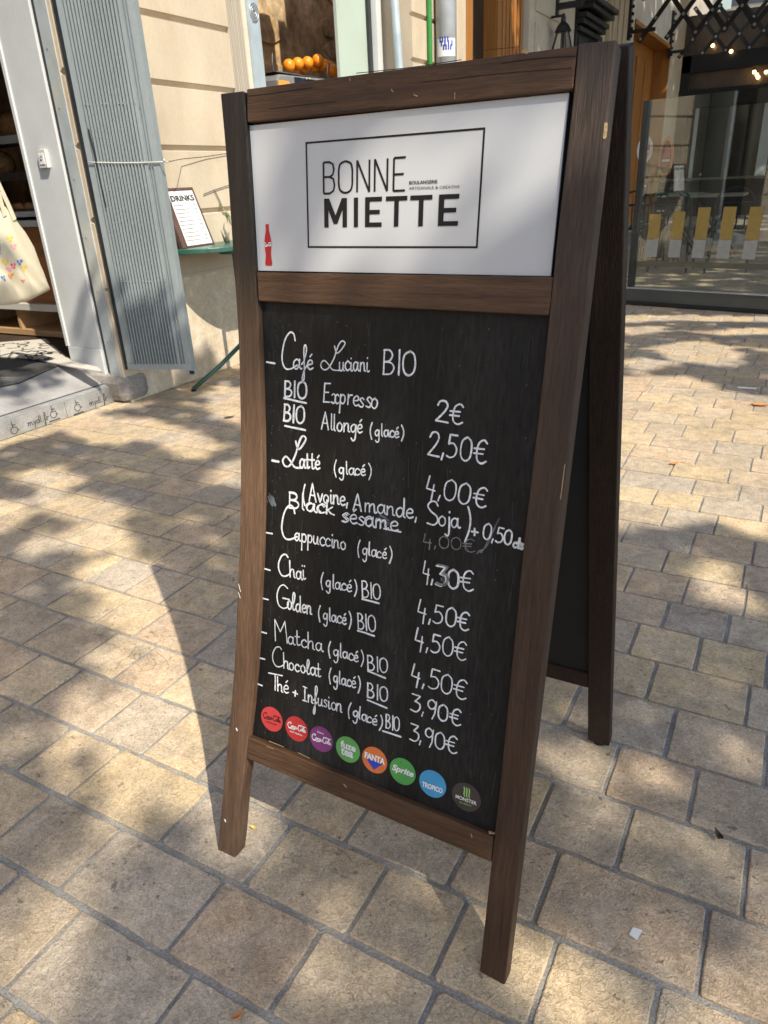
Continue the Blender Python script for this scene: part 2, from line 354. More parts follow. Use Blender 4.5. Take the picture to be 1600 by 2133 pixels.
def catmull(pts, sub=5):
    if len(pts) < 3: return list(pts)
    P = [pts[0]]+list(pts)+[pts[-1]]; out = []
    for i in range(1, len(P)-2):
        p0, p1, p2, p3 = P[i-1], P[i], P[i+1], P[i+2]
        for k in range(sub):
            t = k/sub
            out.append(tuple(.5*((2*p1[j])+(-p0[j]+p2[j])*t+(2*p0[j]-5*p1[j]+4*p2[j]-p3[j])*t*t+(-p0[j]+3*p1[j]-3*p2[j]+p3[j])*t**3) for j in range(2)))
    out.append(tuple(pts[-1])); return out
def ribbon(mb, pts, w, fmap, mat, h=0.0, cap=True):
    """flat painted stroke of width w along a 2-D path; fmap(u, v, h) gives the point in space"""
    q = [pts[0]]
    for p in pts[1:]:
        if math.dist(p, q[-1]) > w*.12: q.append(p)
    if len(q) < 2: q.append((q[0][0]+w*.3, q[0][1]))
    Lp = []; Rp = []; n = len(q)
    for i in range(n):
        a = q[max(i-1, 0)]; b = q[min(i+1, n-1)]; dx, dy = b[0]-a[0], b[1]-a[1]; l = math.hypot(dx, dy) or 1
        nx, ny = -dy/l*w/2, dx/l*w/2
        Lp.append((q[i][0]+nx, q[i][1]+ny)); Rp.append((q[i][0]-nx, q[i][1]-ny))
    vs = [fmap(*p, h) for p in Lp]+[fmap(*p, h) for p in Rp]
    mb.add(vs, [(i, i+1, n+i+1, n+i) for i in range(n-1)], mat)
    if cap:
        for e, o_ in ((0, 1), (n-1, n-2)):
            dx, dy = q[e][0]-q[o_][0], q[e][1]-q[o_][1]; a0 = math.atan2(dy, dx)
            arc = [(q[e][0]+cos(a0+t)*w/2, q[e][1]+sin(a0+t)*w/2) for t in [pi/2-k*pi/5 for k in range(6)]]
            mb.add([fmap(*p, h) for p in arc], [(0, 1, 2, 3, 4, 5)], mat)

# ------------------------------------------------------------------ hand lettering: one-line glyphs, x-height 1
# each glyph: advance, strokes; a stroke starting with '-' keeps straight corners
G = {
 'a': (.95, [[(.72,.80),(.45,1.0),(.12,.72),(.10,.25),(.35,.0),(.62,.25),(.74,.8)], [(.76,.98),(.74,.35),(.88,.02),(1.0,.08)]]),
 'c': (.80, [[(.72,.80),(.45,1.0),(.12,.70),(.10,.28),(.38,.0),(.74,.18)]]),
 'd': (1.0, [[(.72,.80),(.45,1.0),(.12,.72),(.10,.25),(.35,.0),(.62,.25),(.74,.8)], ['-',(.78,2.0),(.76,.12),(.9,.02)]]),
 'e': (.80, [[(.12,.48),(.62,.58),(.66,.86),(.42,1.0),(.14,.72),(.12,.28),(.38,.0),(.74,.16)]]),
 'é': (.80, [[(.12,.48),(.62,.58),(.66,.86),(.42,1.0),(.14,.72),(.12,.28),(.38,.0),(.74,.16)], [(.40,1.35),(.62,1.62)]]),
 'f': (.72, [[(.05,.45),(.35,.9),(.62,1.9),(.50,2.45),(.32,2.1),(.34,.6),(.30,-.9),(.16,-1.35),(.08,-.95),(.34,-.1),(.66,.35)]]),
 'g': (.95, [[(.72,.80),(.45,1.0),(.12,.72),(.10,.30),(.35,.05),(.62,.3),(.74,.85)], [(.76,.95),(.74,.0),(.66,-.75),(.38,-.98),(.14,-.72)]]),
 'h': (.95, [['-',(.12,2.0),(.12,.0)], [(.12,.55),(.36,.95),(.64,.92),(.70,.55),(.70,.12),(.86,.02)]]),
 'i': (.42, [[(.14,.98),(.14,.22),(.26,.0),(.42,.12)], [(.15,1.42),(.16,1.5)]]),
 'ï': (.48, [[(.14,.98),(.14,.22),(.26,.0),(.44,.12)], [(.02,1.42),(.03,1.5)], [(.32,1.42),(.33,1.5)]]),
 'j': (.42, [[(.26,.95),(.26,-.4),(.12,-.95),(-.14,-.8)], [(.27,1.42),(.28,1.5)]]),
 'k': (.80, [['-',(.12,1.7),(.12,.0)], ['-',(.62,.95),(.14,.45)], [(.24,.52),(.46,.2),(.8,.02)]]),
 'l': (.46, [['-',(.16,1.95),(.16,.16),(.30,.0)]]),
 'ł': (.62, [[(.02,.35),(.34,.9),(.52,1.75),(.38,2.05),(.20,1.6),(.20,.3),(.36,.0),(.60,.2)]]),
 'm': (1.35, [['-',(.10,.98),(.10,.0)], [(.10,.6),(.30,.95),(.50,.92),(.54,.5),(.54,.02)], [(.54,.6),(.76,.95),(.98,.92),(1.02,.4),(1.1,.04),(1.28,.1)]]),
 'n': (.92, [['-',(.10,.98),(.10,.0)], [(.10,.55),(.34,.95),(.60,.92),(.66,.5),(.68,.1),(.86,.06)]]),
 'o': (.86, [[(.42,1.0),(.12,.75),(.10,.28),(.38,.0),(.68,.25),(.70,.75),(.42,1.0),(.5,.94)]]),
 'p': (.90, [['-',(.12,1.0),(.10,-1.0)], [(.12,.7),(.36,1.0),(.66,.82),(.68,.35),(.44,.04),(.14,.2)]]),
 'r': (.66, [['-',(.12,.98),(.12,.0)], [(.12,.5),(.28,.88),(.58,.95)]]),
 's': (.72, [[(.60,.86),(.36,1.0),(.14,.78),(.34,.54),(.58,.30),(.42,.02),(.08,.10)]]),
 't': (.68, [[(.28,1.75),(.28,.25),(.42,.0),(.64,.14)], ['-',(.02,1.0),(.58,1.06)]]),
 'u': (.92, [[(.10,.98),(.10,.3),(.30,.0),(.58,.2),(.66,.7)], ['-',(.68,.98),(.68,.12),(.86,.04)]]),
 'v': (.80, [['-',(.08,.98),(.38,.0),(.70,.98)]]),
 'x': (1.0, [[(.06,.86),(.26,1.0),(.46,.75),(.48,.3),(.28,.0),(.04,.12)], [(.92,.86),(.70,1.0),(.50,.72),(.50,.28),(.70,.0),(.95,.14)]]),
 'z': (.74, [['-',(.08,.95),(.62,.95),(.08,.03),(.66,.03)]]),
 'y': (.8, [['-',(.08,.98),(.36,.1)], ['-',(.68,.98),(.2,-.9)]]),
 'A': (1.25, [['-',(.08,.0),(.55,2.05),(.98,.0)], ['-',(.26,.72),(.84,.66)]]),
 'B': (1.25, [['-',(.14,2.0),(.14,.0)], [(.10,1.98),(.62,2.0),(.86,1.6),(.62,1.14),(.16,1.04)], [(.16,1.04),(.78,.98),(1.04,.56),(.76,.08),(.08,.02)]]),
 'I': (.42, [['-',(.2,2.0),(.2,.0)]]),
 'Î': (.80, [['-',(.4,1.95),(.4,.05)], ['-',(.1,1.98),(.72,1.92)], ['-',(.08,.02),(.74,.02)]]),
 'O': (1.35, [[(.70,2.0),(.24,1.7),(.10,1.0),(.24,.26),(.64,.0),(1.06,.3),(1.2,1.0),(1.06,1.72),(.66,2.0),(.8,1.94)]]),
 'C': (1.35, [[(1.05,2.75),(.95,3.35),(.68,3.5),(.36,2.9),(.16,1.9),(.10,.9),(.30,.1),(.70,.02),(1.2,.42)]]),
 'K': (1.30, [[(1.02,2.2),(.84,2.5),(.48,2.3),(.18,1.5),(.14,.7),(.36,.06),(.72,.02),(1.1,.35)]]),
 'L': (1.5, [[(.86,2.6),(1.02,1.9),(1.22,2.1),(1.50,2.95),(1.30,3.2),(1.08,2.6),(.86,1.2),(.52,.1),(.2,.0),(.06,.5),(.26,.95),(.54,.6),(.86,.05),(1.35,.1)]]),
 'E': (1.05, [[(.86,2.05),(.5,2.02),(.16,2.0)], ['-',(.18,2.02),(.14,.05)], ['-',(.16,1.05),(.70,1.1)], ['-',(.12,.02),(.92,.08)]]),
 'G': (1.35, [[(1.05,2.25),(.72,2.55),(.36,2.2),(.14,1.3),(.24,.3),(.60,.0),(1.0,.25),(1.08,.9)], ['-',(.62,1.1),(1.14,1.08)]]),
 'M': (1.6, [['-',(.10,.0),(.16,2.45),(.68,1.1),(1.24,2.45),(1.36,.0)]]),
 'S': (1.25, [[(1.02,1.75),(.82,2.1),(.45,2.1),(.18,1.7),(.44,1.2),(.88,.85),(1.0,.4),(.66,.0),(.10,.12)]]),
 'T': (1.0, [['-',(.05,1.95),(1.15,2.05)], ['-',(.58,2.0),(.54,.02)]]),
 '(': (.85, [[(.40,2.0),(.16,1.2),(.12,.4),(.34,-.55)]]),
 ')': (.9, [[(.40,1.9),(.70,1.2),(.72,.4),(.44,-.55)]]),
 '-': (.8, [['-',(.1,.5),(.7,.46)]]),
 '_': (1, [['-',(0,0),(1,0)]]),
 '+': (1, [['-',(.05,.5),(.95,.5)], ['-',(.5,1.0),(.5,.0)]]),
 ',': (.50, [['-',(.24,.26),(.14,-.28)]]),
 '.': (.45, [['-',(.2,.1),(.2,.0)]]),
 ' ': (.75, []),
 '0': (1.2, [[(.60,2.0),(.22,1.65),(.12,1.0),(.22,.3),(.58,.0),(.94,.3),(1.04,1.0),(.94,1.7),(.58,2.0),(.7,1.95)]]),
 '2': (1.15, [[(.14,1.55),(.32,1.95),(.72,2.0),(.94,1.6),(.70,.95),(.10,.06)], ['-',(.10,.05),(1.08,.0)]]),
 '3': (1.05, [['-',(.14,2.0),(.92,1.96),(.46,1.22)], [(.46,1.22),(.90,1.05),(.96,.5),(.62,.02),(.10,.10)]]),
 '4': (1.05, [['-',(.26,2.05),(.10,.72),(.86,.66)], ['-',(.74,1.25),(.66,-.4)]]),
 '5': (1.05, [['-',(.92,2.0),(.28,2.0),(.22,1.18)], [(.22,1.18),(.62,1.28),(.94,.85),(.84,.25),(.44,.0),(.10,.12)]]),
 '9': (1.05, [[(.84,1.65),(.52,2.0),(.18,1.68),(.20,1.15),(.52,.92),(.84,1.3),(.88,1.75)], ['-',(.90,1.9),(.82,.5),(.62,-.2)]]),
 '€': (1.2, [[(1.08,1.75),(.80,2.0),(.42,1.7),(.28,1.0),(.38,.25),(.76,-.02),(1.14,.22)], ['-',(.04,1.2),(.86,1.24)], ['-',(.04,.78),(.80,.82)]]),
 '/': (.6, [['-',(.05,-.1),(.5,1.9)]]),
}
def lay(text, jit=.03):
    """one-line strokes of a word in font units, and its length"""
    x = 0; out = []
    for ch in text:
        adv, sts = G[ch]
        jx, jy, js = random.uniform(-jit, jit), random.uniform(-jit, jit), 1+random.uniform(-jit, jit)
        for st in sts:
            if st and st[0] == '-': pts = list(st[1:])
            else: pts = catmull(list(st), 5)
            out.append([(x+jx+px*js, jy+py*js) for px, py in pts])
        x += adv
    return out, x

# ------------------------------------------------------------------ SANDWICH BOARD
ALPHA = 0.2181
SA, CA = sin(ALPHA), cos(ALPHA)
NRM = Vector((0, -CA, SA))                       # outward normal of the front frame
def fr(u, v, h=0.0): return Vector((u, v*SA, v*CA))+NRM*h
def uv(px, py, h=0.0):
    """photo pixel -> (u, v) on the plane lying h in front of the frame's face"""
    p = onplane(px, py, NRM*h, NRM); q = p-NRM*h; return (q.x, q.y*SA+q.z*CA)
TH = .028                                        # timber thickness
REC = -.010                                      # panels sit this far behind the frame's face
board = thing('sandwich_board', 'tall dark brown wooden A-frame menu board with chalked drink prices, standing on the paving', 'menu board')

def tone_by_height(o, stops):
    """timber tone along its length (weathering; painted sunlight on the bowed stile): stops = [(v, colour)] from bottom to top"""
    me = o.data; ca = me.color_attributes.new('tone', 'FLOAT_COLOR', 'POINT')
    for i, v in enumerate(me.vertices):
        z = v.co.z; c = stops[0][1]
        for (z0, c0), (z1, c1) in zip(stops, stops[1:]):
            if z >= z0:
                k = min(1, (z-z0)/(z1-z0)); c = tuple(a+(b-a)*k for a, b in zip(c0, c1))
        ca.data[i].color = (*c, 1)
def signpart(mb, name, bevel=0.0, smooth=False, parent=board, local=True):
    """mesh coordinates are turned into the leaning frame's own axes so that the timber grain follows it"""
    if local:
        R = Matrix.Rotation(ALPHA, 3, 'X'); mb.v = [R @ q for q in mb.v]
    o = mb.build(name, parent, smooth=smooth, bevel=bevel)
    if local: o.rotation_euler = (-ALPHA, 0, 0)
    return o

def loft(mb, left, right, mat, h0=0.0, h1=-TH):
    """left/right edges as lists of pixels from top to bottom, resampled to the same heights"""
    Lq = [uv(*p) for p in left]; Rq = [uv(*p) for p in right]
    def at(Q, t):
        vs = [q[1] for q in Q]; top, bot = vs[0], vs[-1]; v = top+(bot-top)*t
        for a, b in zip(Q, Q[1:]):
            if a[1] >= v >= b[1]:
                k = (a[1]-v)/(a[1]-b[1]) if a[1] != b[1] else 0
                return (a[0]+(b[0]-a[0])*k, v)
        return Q[-1]
    n = 40; vs = []
    for i in range(n+1):
        t = i/n; l, r = at(Lq, t), at(Rq, t)
        vs += [fr(*l, h0), fr(*r, h0), fr(*r, h1), fr(*l, h1)]
    fs = []
    for i in range(n):
        a = 4*i; b = a+4
        fs += [(a, b, b+1, a+1), (a+1, b+1, b+2, a+2), (a+2, b+2, b+3, a+3), (a+3, b+3, b, a)]
    fs += [(0, 1, 2, 3), (4*n+3, 4*n+2, 4*n+1, 4*n)]
    mb.add(vs, fs, mat)
    return vs
def smooth_edge(pts):
    ys = [p[1] for p in pts]; out = []
    q = catmull(pts, 8); return q

# uprights (the left one is bowed)
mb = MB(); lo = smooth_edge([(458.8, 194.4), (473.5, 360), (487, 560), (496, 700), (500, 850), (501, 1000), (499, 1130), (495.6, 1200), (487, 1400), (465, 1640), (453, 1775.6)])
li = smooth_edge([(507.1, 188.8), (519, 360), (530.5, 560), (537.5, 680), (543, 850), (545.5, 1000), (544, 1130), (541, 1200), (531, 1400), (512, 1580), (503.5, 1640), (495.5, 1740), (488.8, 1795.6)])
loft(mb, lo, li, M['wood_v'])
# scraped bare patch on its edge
s_l = signpart(mb, 'stile', bevel=.002); tone_by_height(s_l, [(0, (.078, .047, .030)), (.3, (.105, .060, .036)), (.75, (.135, .078, .046)), (.90, (.070, .042, .026)), (1.02, (.014, .0105, .008)), (1.25, (.010, .008, .007))])  # lower part: worn timber with sunlit brightness painted in; top kept dark
mb = MB()
for (a, b) in [((497, 1216), (500, 1223)), ((499, 1224), (502, 1232)), ((497, 1234), (501, 1245))]:
    u0, v0 = uv(*a); u1, v1 = uv(*b); ribbon(mb, [(u0, v0), (u1, v1)], .0013, lambda u, v, h: fr(u, v, .0006), M['paper'])
for p in [(493, 1517), (469, 1707)]:
    u0, v0 = uv(*p); ribbon(mb, [(u0, v0), (u0+.0015, v0-.003)], .0028, lambda u, v, h: fr(u, v, .0006), M['paper'])
signpart(mb, 'scuff_marks', parent=s_l, local=False).matrix_parent_inverse = s_l.matrix_basis.inverted()

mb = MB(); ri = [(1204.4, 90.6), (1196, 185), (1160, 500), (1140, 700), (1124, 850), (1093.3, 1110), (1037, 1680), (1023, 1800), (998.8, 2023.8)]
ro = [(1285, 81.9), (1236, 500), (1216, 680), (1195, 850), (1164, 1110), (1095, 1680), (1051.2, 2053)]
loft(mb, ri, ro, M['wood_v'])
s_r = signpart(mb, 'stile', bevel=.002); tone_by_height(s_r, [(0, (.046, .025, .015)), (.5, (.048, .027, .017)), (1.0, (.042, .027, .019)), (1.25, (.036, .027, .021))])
mb = MB()
for pts, w in [([(1262.5, 259), (1261.5, 274), (1260, 286)], .004), ([(1177, 967), (1173, 1000), (1168, 1040)], .0012), ([(1114, 1806), (1112, 1816)], .0012)]:
    ribbon(mb, [uv(*p) for p in pts], w, lambda u, v, h: fr(u, v, .0006), M['chip'])
signpart(mb, 'scuff_marks', parent=s_r, local=False).matrix_parent_inverse = s_r.matrix_basis.inverted()

def rail(corners, name, dh=0.0):
    tl, tr, br, bl = [uv(*p) for p in corners]; m = MB(); n = 8; vs = []
    for i in range(n+1):
        t = i/n; a = (tl[0]+(tr[0]-tl[0])*t, tl[1]+(tr[1]-tl[1])*t); b = (bl[0]+(br[0]-bl[0])*t, bl[1]+(br[1]-bl[1])*t)
        vs += [fr(*a, dh), fr(*b, dh), fr(*b, -TH+.002), fr(*a, -TH+.002)]
    fs = []
    for i in range(n):
        a = 4*i; b = a+4
        fs += [(a, a+1, b+1, b), (a+1, a+2, b+2, b+1), (a+2, a+3, b+3, b+2), (a+3, a, b, b+3)]
    m.add(vs, fs+[(0, 3, 2, 1), (4*n, 4*n+1, 4*n+2, 4*n+3)], M['wood_h'])
    return signpart(m, name, bevel=.0018)
tr_o = rail([(512.5, 184.4), (1202.3, 93.8), (1193.2, 185.2), (513.5, 254)], 'top_rail', -.0012)
mb = MB()
for pts, w in [([(513, 200), (560, 194.5), (600, 189), (650, 182)], .0011), ([(742, 152), (800, 146), (870, 138), (960, 124)], .0010), ([(1045, 131), (1120, 121), (1198, 116.5)], .0012), ([(880, 170), (950, 163), (1050, 152), (1190, 141)], .0007), ([(560, 226), (640, 217), (700, 211)], .0007), ([(650, 240), (720, 231), (800, 222)], .0006), ([(1000, 105), (1080, 97)], .0006)]:
    ribbon(mb, catmull([uv(*p) for p in pts], 4), w, lambda u, v, h: fr(u, v, -.0008), M['crack'])
for pts, w in [([(815, 186), (818, 191)], .0012), ([(862, 197), (869, 200)], .0012), ([(947, 193), (947, 205)], .0010), ([(1090, 106), (1097, 108)], .004), ([(728, 163), (729, 167)], .0012)]:
    ribbon(mb, [uv(*p) for p in pts], w, lambda u, v, h: fr(u, v, -.0007), M['chip'])
signpart(mb, 'surface_wear', parent=tr_o, local=False).matrix_parent_inverse = tr_o.matrix_basis.inverted()
rail([(533.5, 566.5), (1152, 576.3), (1143.3, 657), (537, 627)], 'middle_rail', -.0012)
br_o = rail([(515.5, 1536), (1027.2, 1746.5), (1022.3, 1797.8), (512.5, 1580.6)], 'bottom_rail', -.0012)
mb = MB()
for pts, w in [([(555, 1555), (570, 1561)], .0008), ([(716, 1634), (721, 1640)], .0022), ([(981, 1738), (983, 1745)], .0016), ([(560, 1544), (590, 1556)], .0012), ([(620, 1568), (645, 1580)], .0010)]:
    ribbon(mb, [uv(*p) for p in pts], w, lambda u, v, h: fr(u, v, -.0007), M['chip'])
signpart(mb, 'surface_wear', parent=br_o, local=False).matrix_parent_inverse = br_o.matrix_basis.inverted()
# sawdust chip in the corner of the bottom rail
mb = MB(); u0, v0 = uv(1024, 1737)
for k in range(7): ribbon(mb, [(u0-.006+random.random()*.011, v0-.003+random.random()*.004), (u0-.003+random.random()*.008, v0-.001+random.random()*.003)], .002, lambda u, v, h: fr(u, v, -.003), M['chip'])
signpart(mb, 'wood_splinters', local=False)

# backing behind both panels
def quad_panel(px4, h, t, mat, name, over=0.0, nu=1):
    tl, tr, br, bl = [uv(*p, h) for p in px4]; m = MB()
    F8 = [fr(*bl, h), fr(*br, h), fr(*tr, h), fr(*tl, h)]
    m.hexa(F8+[p-NRM*t for p in F8], mat)
    return signpart(m, name, bevel=.0006)
m = MB()
def inner_u(side, v):
    Q = [uv(*p) for p in (li if side == 0 else ri)]
    for a, b in zip(Q, Q[1:]):
        if a[1] >= v >= b[1]: return a[0]+(b[0]-a[0])*(a[1]-v)/((a[1]-b[1]) or 1)
    return Q[0][0] if v > Q[0][1] else Q[-1][0]
def strip_panel(v0, v1, h, t, mat, name, marg=0.0, n=14):
    m = MB(); vs = []
    for i in range(n+1):
        v = v0+(v1-v0)*i/n; a, b = inner_u(0, v)+marg, inner_u(1, v)-marg
        vs += [fr(a, v, h), fr(b, v, h), fr(b, v, h-t), fr(a, v, h-t)]
    fs = []
    for i in range(n):
        a = 4*i; b = a+4
        fs += [(a, a+1, b+1, b), (a+1, a+2, b+2, b+1), (a+2, a+3, b+3, b+2), (a+3, a, b, b+3)]
    m.add(vs, fs+[(0, 3, 2, 1), (4*n, 4*n+1, 4*n+2, 4*n+3)], mat); return signpart(m, name)
strip_panel(.205, 1.245, -.019, .005, M['backing'], 'backing_sheet', marg=-.006)
blackboard = strip_panel(.212, .972, REC-.0015, .006, M['chalkboard'], 'blackboard', marg=.0006)
HH = REC+.0015
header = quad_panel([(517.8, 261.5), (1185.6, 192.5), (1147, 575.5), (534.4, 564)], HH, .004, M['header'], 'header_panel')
def child_of(o, par):
    o.parent = par; o.matrix_parent_inverse = par.matrix_basis.inverted(); return o
def flat(mb, name, par):
    return child_of(mb.build(name, None, fix=False), par)

# --- lettering on the header: coordinates s,t run 0..1 across the printed rectangle
RQ = [uv(*p, HH) for p in [(638.3, 298), (1009.4, 267.8), (993.6, 515), (643, 514.5)]]
def rq(s, t):
    a = (RQ[0][0]+(RQ[1][0]-RQ[0][0])*s, RQ[0][1]+(RQ[1][1]-RQ[0][1])*s); b = (RQ[3][0]+(RQ[2][0]-RQ[3][0])*s, RQ[3][1]+(RQ[2][1]-RQ[3][1])*s)
    return (a[0]+(b[0]-a[0])*t, a[1]+(b[1]-a[1])*t)
def inv_rq(px, py):
    q = uv(px, py, HH); s = t = .5
    for _ in range(30):
        p = rq(s, t); e = 1e-4; ps, pt = rq(s+e, t), rq(s, t+e)
        a, b, c, d = (ps[0]-p[0])/e, (pt[0]-p[0])/e, (ps[1]-p[1])/e, (pt[1]-p[1])/e; D = a*d-b*c; rx, ry = q[0]-p[0], q[1]-p[1]
        s += (d*rx-b*ry)/D; t += (-c*rx+a*ry)/D
    return s, t
RW = math.dist(RQ[0], RQ[1]); RH = math.dist(RQ[0], RQ[3])
HF = lambda u, v, h: fr(u, v, HH+.0005+h)
lay_i = [0]
def inkline(mb, st, w, mat=None, closed=False):
    lay_i[0] += 1; ribbon(mb, [rq(*p) for p in st], w, HF, mat or M['ink'], h=lay_i[0]*.000008, cap=False)
ink = MB()
e = .0022/RW
for a, b in [((0, 0), (1, 0)), ((1, 0), (1, 1)), ((1, 1), (0, 1)), ((0, 1), (0, 0))]: inkline(ink, [a, b], .0024)
# the four corners
def block(mb, pts, mat=None):
    lay_i[0] += 1; mb.add([HF(*rq(*p), lay_i[0]*.000008) for p in pts], [tuple(range(len(pts)))], mat or M['ink'])
for c in ((0, 0), (1, 0), (1, 1), (0, 1)):
    dx, dy = .0012/RW, .0012/RH; block(ink, [(c[0]-dx, c[1]-dy), (c[0]+dx, c[1]-dy), (c[0]+dx, c[1]+dy), (c[0]-dx, c[1]+dy)])
def region(tl, br): a, b = inv_rq(*tl), inv_rq(*br); return a[0], a[1], b[0], b[1]
S0, T0, S1, T1 = (*inv_rq(673.5, 339), *inv_rq(844, 398))
t_top = (inv_rq(673, 338)[1]+inv_rq(845.6, 328.5)[1])/2; t_bot = (inv_rq(673, 403)[1]+inv_rq(844, 397.5)[1])/2
s_l0, s_r0 = inv_rq(674.5, 370)[0], inv_rq(845, 364)[0]
W5 = s_r0-s_l0; Hh = t_bot-t_top; w_thin = .0027
def GL(x0, x1): return lambda x, y: (s_l0+W5*(x0+(x1-x0)*x), t_top+Hh*(1-y))
g = GL(0, .14)
inkline(ink, [g(0, 0), g(0, 1)], w_thin)
for st in ([(0, 1), (.55, 1), (.86, .93), (.95, .76), (.86, .6), (.55, .53), (0, .53)], [(.55, .53), (.9, .46), (1, .26), (.9, .08), (.55, 0), (0, 0)]): inkline(ink, [g(*p) for p in st], w_thin)
g = GL(.195, .365); inkline(ink, [g(*p) for p in catmull([(.5, 1), (.12, .92), (0, .72), (0, .5), (0, .28), (.12, .08), (.5, 0), (.88, .08), (1, .28), (1, .5), (1, .72), (.88, .92), (.5, 1)], 4)], w_thin)
for x0, x1 in ((.425, .575), (.64, .79)):
    g = GL(x0, x1); inkline(ink, [g(0, 0), g(0, 1)], w_thin); inkline(ink, [g(0, 1), g(1, 0)], w_thin); inkline(ink, [g(1, 0), g(1, 1)], w_thin)
g = GL(.865, 1.0); inkline(ink, [g(0, 0), g(0, 1)], w_thin)
for y in (0, .5, 1): inkline(ink, [g(0, y), g(1 if y != .5 else .86, y)], w_thin)
# heavy second word
t_top2 = (inv_rq(675.5, 414)[1]+inv_rq(957, 404)[1])/2; t_bot2 = (inv_rq(676, 474.5)[1]+inv_rq(954.5, 470)[1])/2
a0, a1 = inv_rq(676, 445)[0], inv_rq(956, 437)[0]
W6 = a1-a0; H6 = t_bot2-t_top2
def BL(x0, x1): return lambda x, y: (a0+W6*(x0+(x1-x0)*x), t_top2+H6*(1-y))
def bar(g, x0, y0, x1, y1): block(ink, [g(x0, y0), g(x1, y0), g(x1, y1), g(x0, y1)])
g = BL(0, .183); bar(g, 0, 0, .19, 1); bar(g, .81, 0, 1, 1)
block(ink, [g(0, 1), g(.22, 1), g(.5, .42), g(.5, .12), g(.42, .12)]); block(ink, [g(1, 1), g(.78, 1), g(.5, .42), g(.5, .12), g(.58, .12)])
g = BL(.238, .27); bar(g, 0, 0, 1, 1)
def Eb(g):
    bar(g, 0, 0, .27, 1); bar(g, .27, 0, 1, .15); bar(g, .27, .85, 1, 1); bar(g, .27, .425, .88, .57)
def Tb(g): bar(g, 0, .85, 1, 1); bar(g, .40, 0, .61, .85)
Eb(BL(.325, .452)); Tb(BL(.482, .638)); Tb(BL(.66, .816)); Eb(BL(.862, 1.0))

# filled type from the built-in font, flattened into 2-D faces
def type_faces(text, weight=0.0, shear=0.0):
    cu = bpy.data.curves.new('type', 'FONT'); cu.body = text; cu.offset = weight; cu.shear = shear; cu.resolution_u = 4
    o = bpy.data.objects.new('type', cu); COL.objects.link(o)
    bpy.context.view_layer.update()
    me = bpy.data.meshes.new_from_object(o.evaluated_get(bpy.context.evaluated_depsgraph_get()))
    vs = [(v.co.x, v.co.y) for v in me.vertices]; fs = [tuple(p.vertices) for p in me.polygons]
    bpy.data.objects.remove(o); bpy.data.curves.remove(cu); bpy.data.meshes.remove(me)
    xs = [v[0] for v in vs]; x0, x1 = min(xs), max(xs)
    ys = [v[1] for v in vs]; y0, y1 = min(ys), max(ys)
    return [((x-x0)/(x1-x0), (y-y0)/(y1-y0)) for x, y in vs], fs
def put_type(mb, text, fmap, mat, weight=0.0, shear=0.0):
    """fmap(x, y) with x, y in 0..1 over the word's box -> point in space"""
    vs, fs = type_faces(text, weight, shear); mb.add([fmap(*v) for v in vs], fs, mat)
def box_map(a, b, c, d):
    """a=bottom-left, b=bottom-right, c=top-right, d=top-left, all (s,t)"""
    def f(x, y):
        p = (a[0]+(b[0]-a[0])*x, a[1]+(b[1]-a[1])*x); q = (d[0]+(c[0]-d[0])*x, d[1]+(c[1]-d[1])*x)
        return (p[0]+(q[0]-p[0])*y, p[1]+(q[1]-p[1])*y)
    return f
def z6(x, y): return (500+x/2.2222, 180+y/2.2222)
for txt, bl, br, hpx, wt in [('BOULANGERIE', (785, 455), (915, 449), 17, .012), ('ARTISANALE & CRÉATIVE', (783, 479), (1018, 471), 17, -.004)]:
    A, Bq = inv_rq(*z6(*bl)), inv_rq(*z6(*br)); Cq, Dq = inv_rq(*z6(br[0], br[1]-hpx)), inv_rq(*z6(bl[0], bl[1]-hpx))
    bmf = box_map(A, Bq, Cq, Dq)
    put_type(ink, txt, lambda x, y: HF(*rq(*bmf(x, y)), .0002), M['ink'], weight=wt)
flat(ink, 'printed_name', header)
# red bottle silhouette
bt = MB(); pr = [(.16, 0), (.38, 0), (.46, .03), (.47, .08), (.40, .16), (.36, .27), (.42, .40), (.46, .50), (.45, .60), (.38, .70), (.27, .80), (.22, .86), (.21, .93), (.235, .945), (.235, .985), (.20, 1)]
cb, ct = uv(560.6, 553.4, HH), uv(557, 467, HH); bh = math.dist(cb, ct); bw = bh*.118
def bp(x, y): return (cb[0]+(ct[0]-cb[0])*y+x*bw*2, cb[1]+(ct[1]-cb[1])*y)
bt.add([fr(*bp(x-.01, y), HH+.0006) for x, y in pr]+[fr(*bp(-x+.01, y), HH+.0006) for x, y in reversed(pr)], [tuple(range(2*len(pr)))], M['bottle_red'])

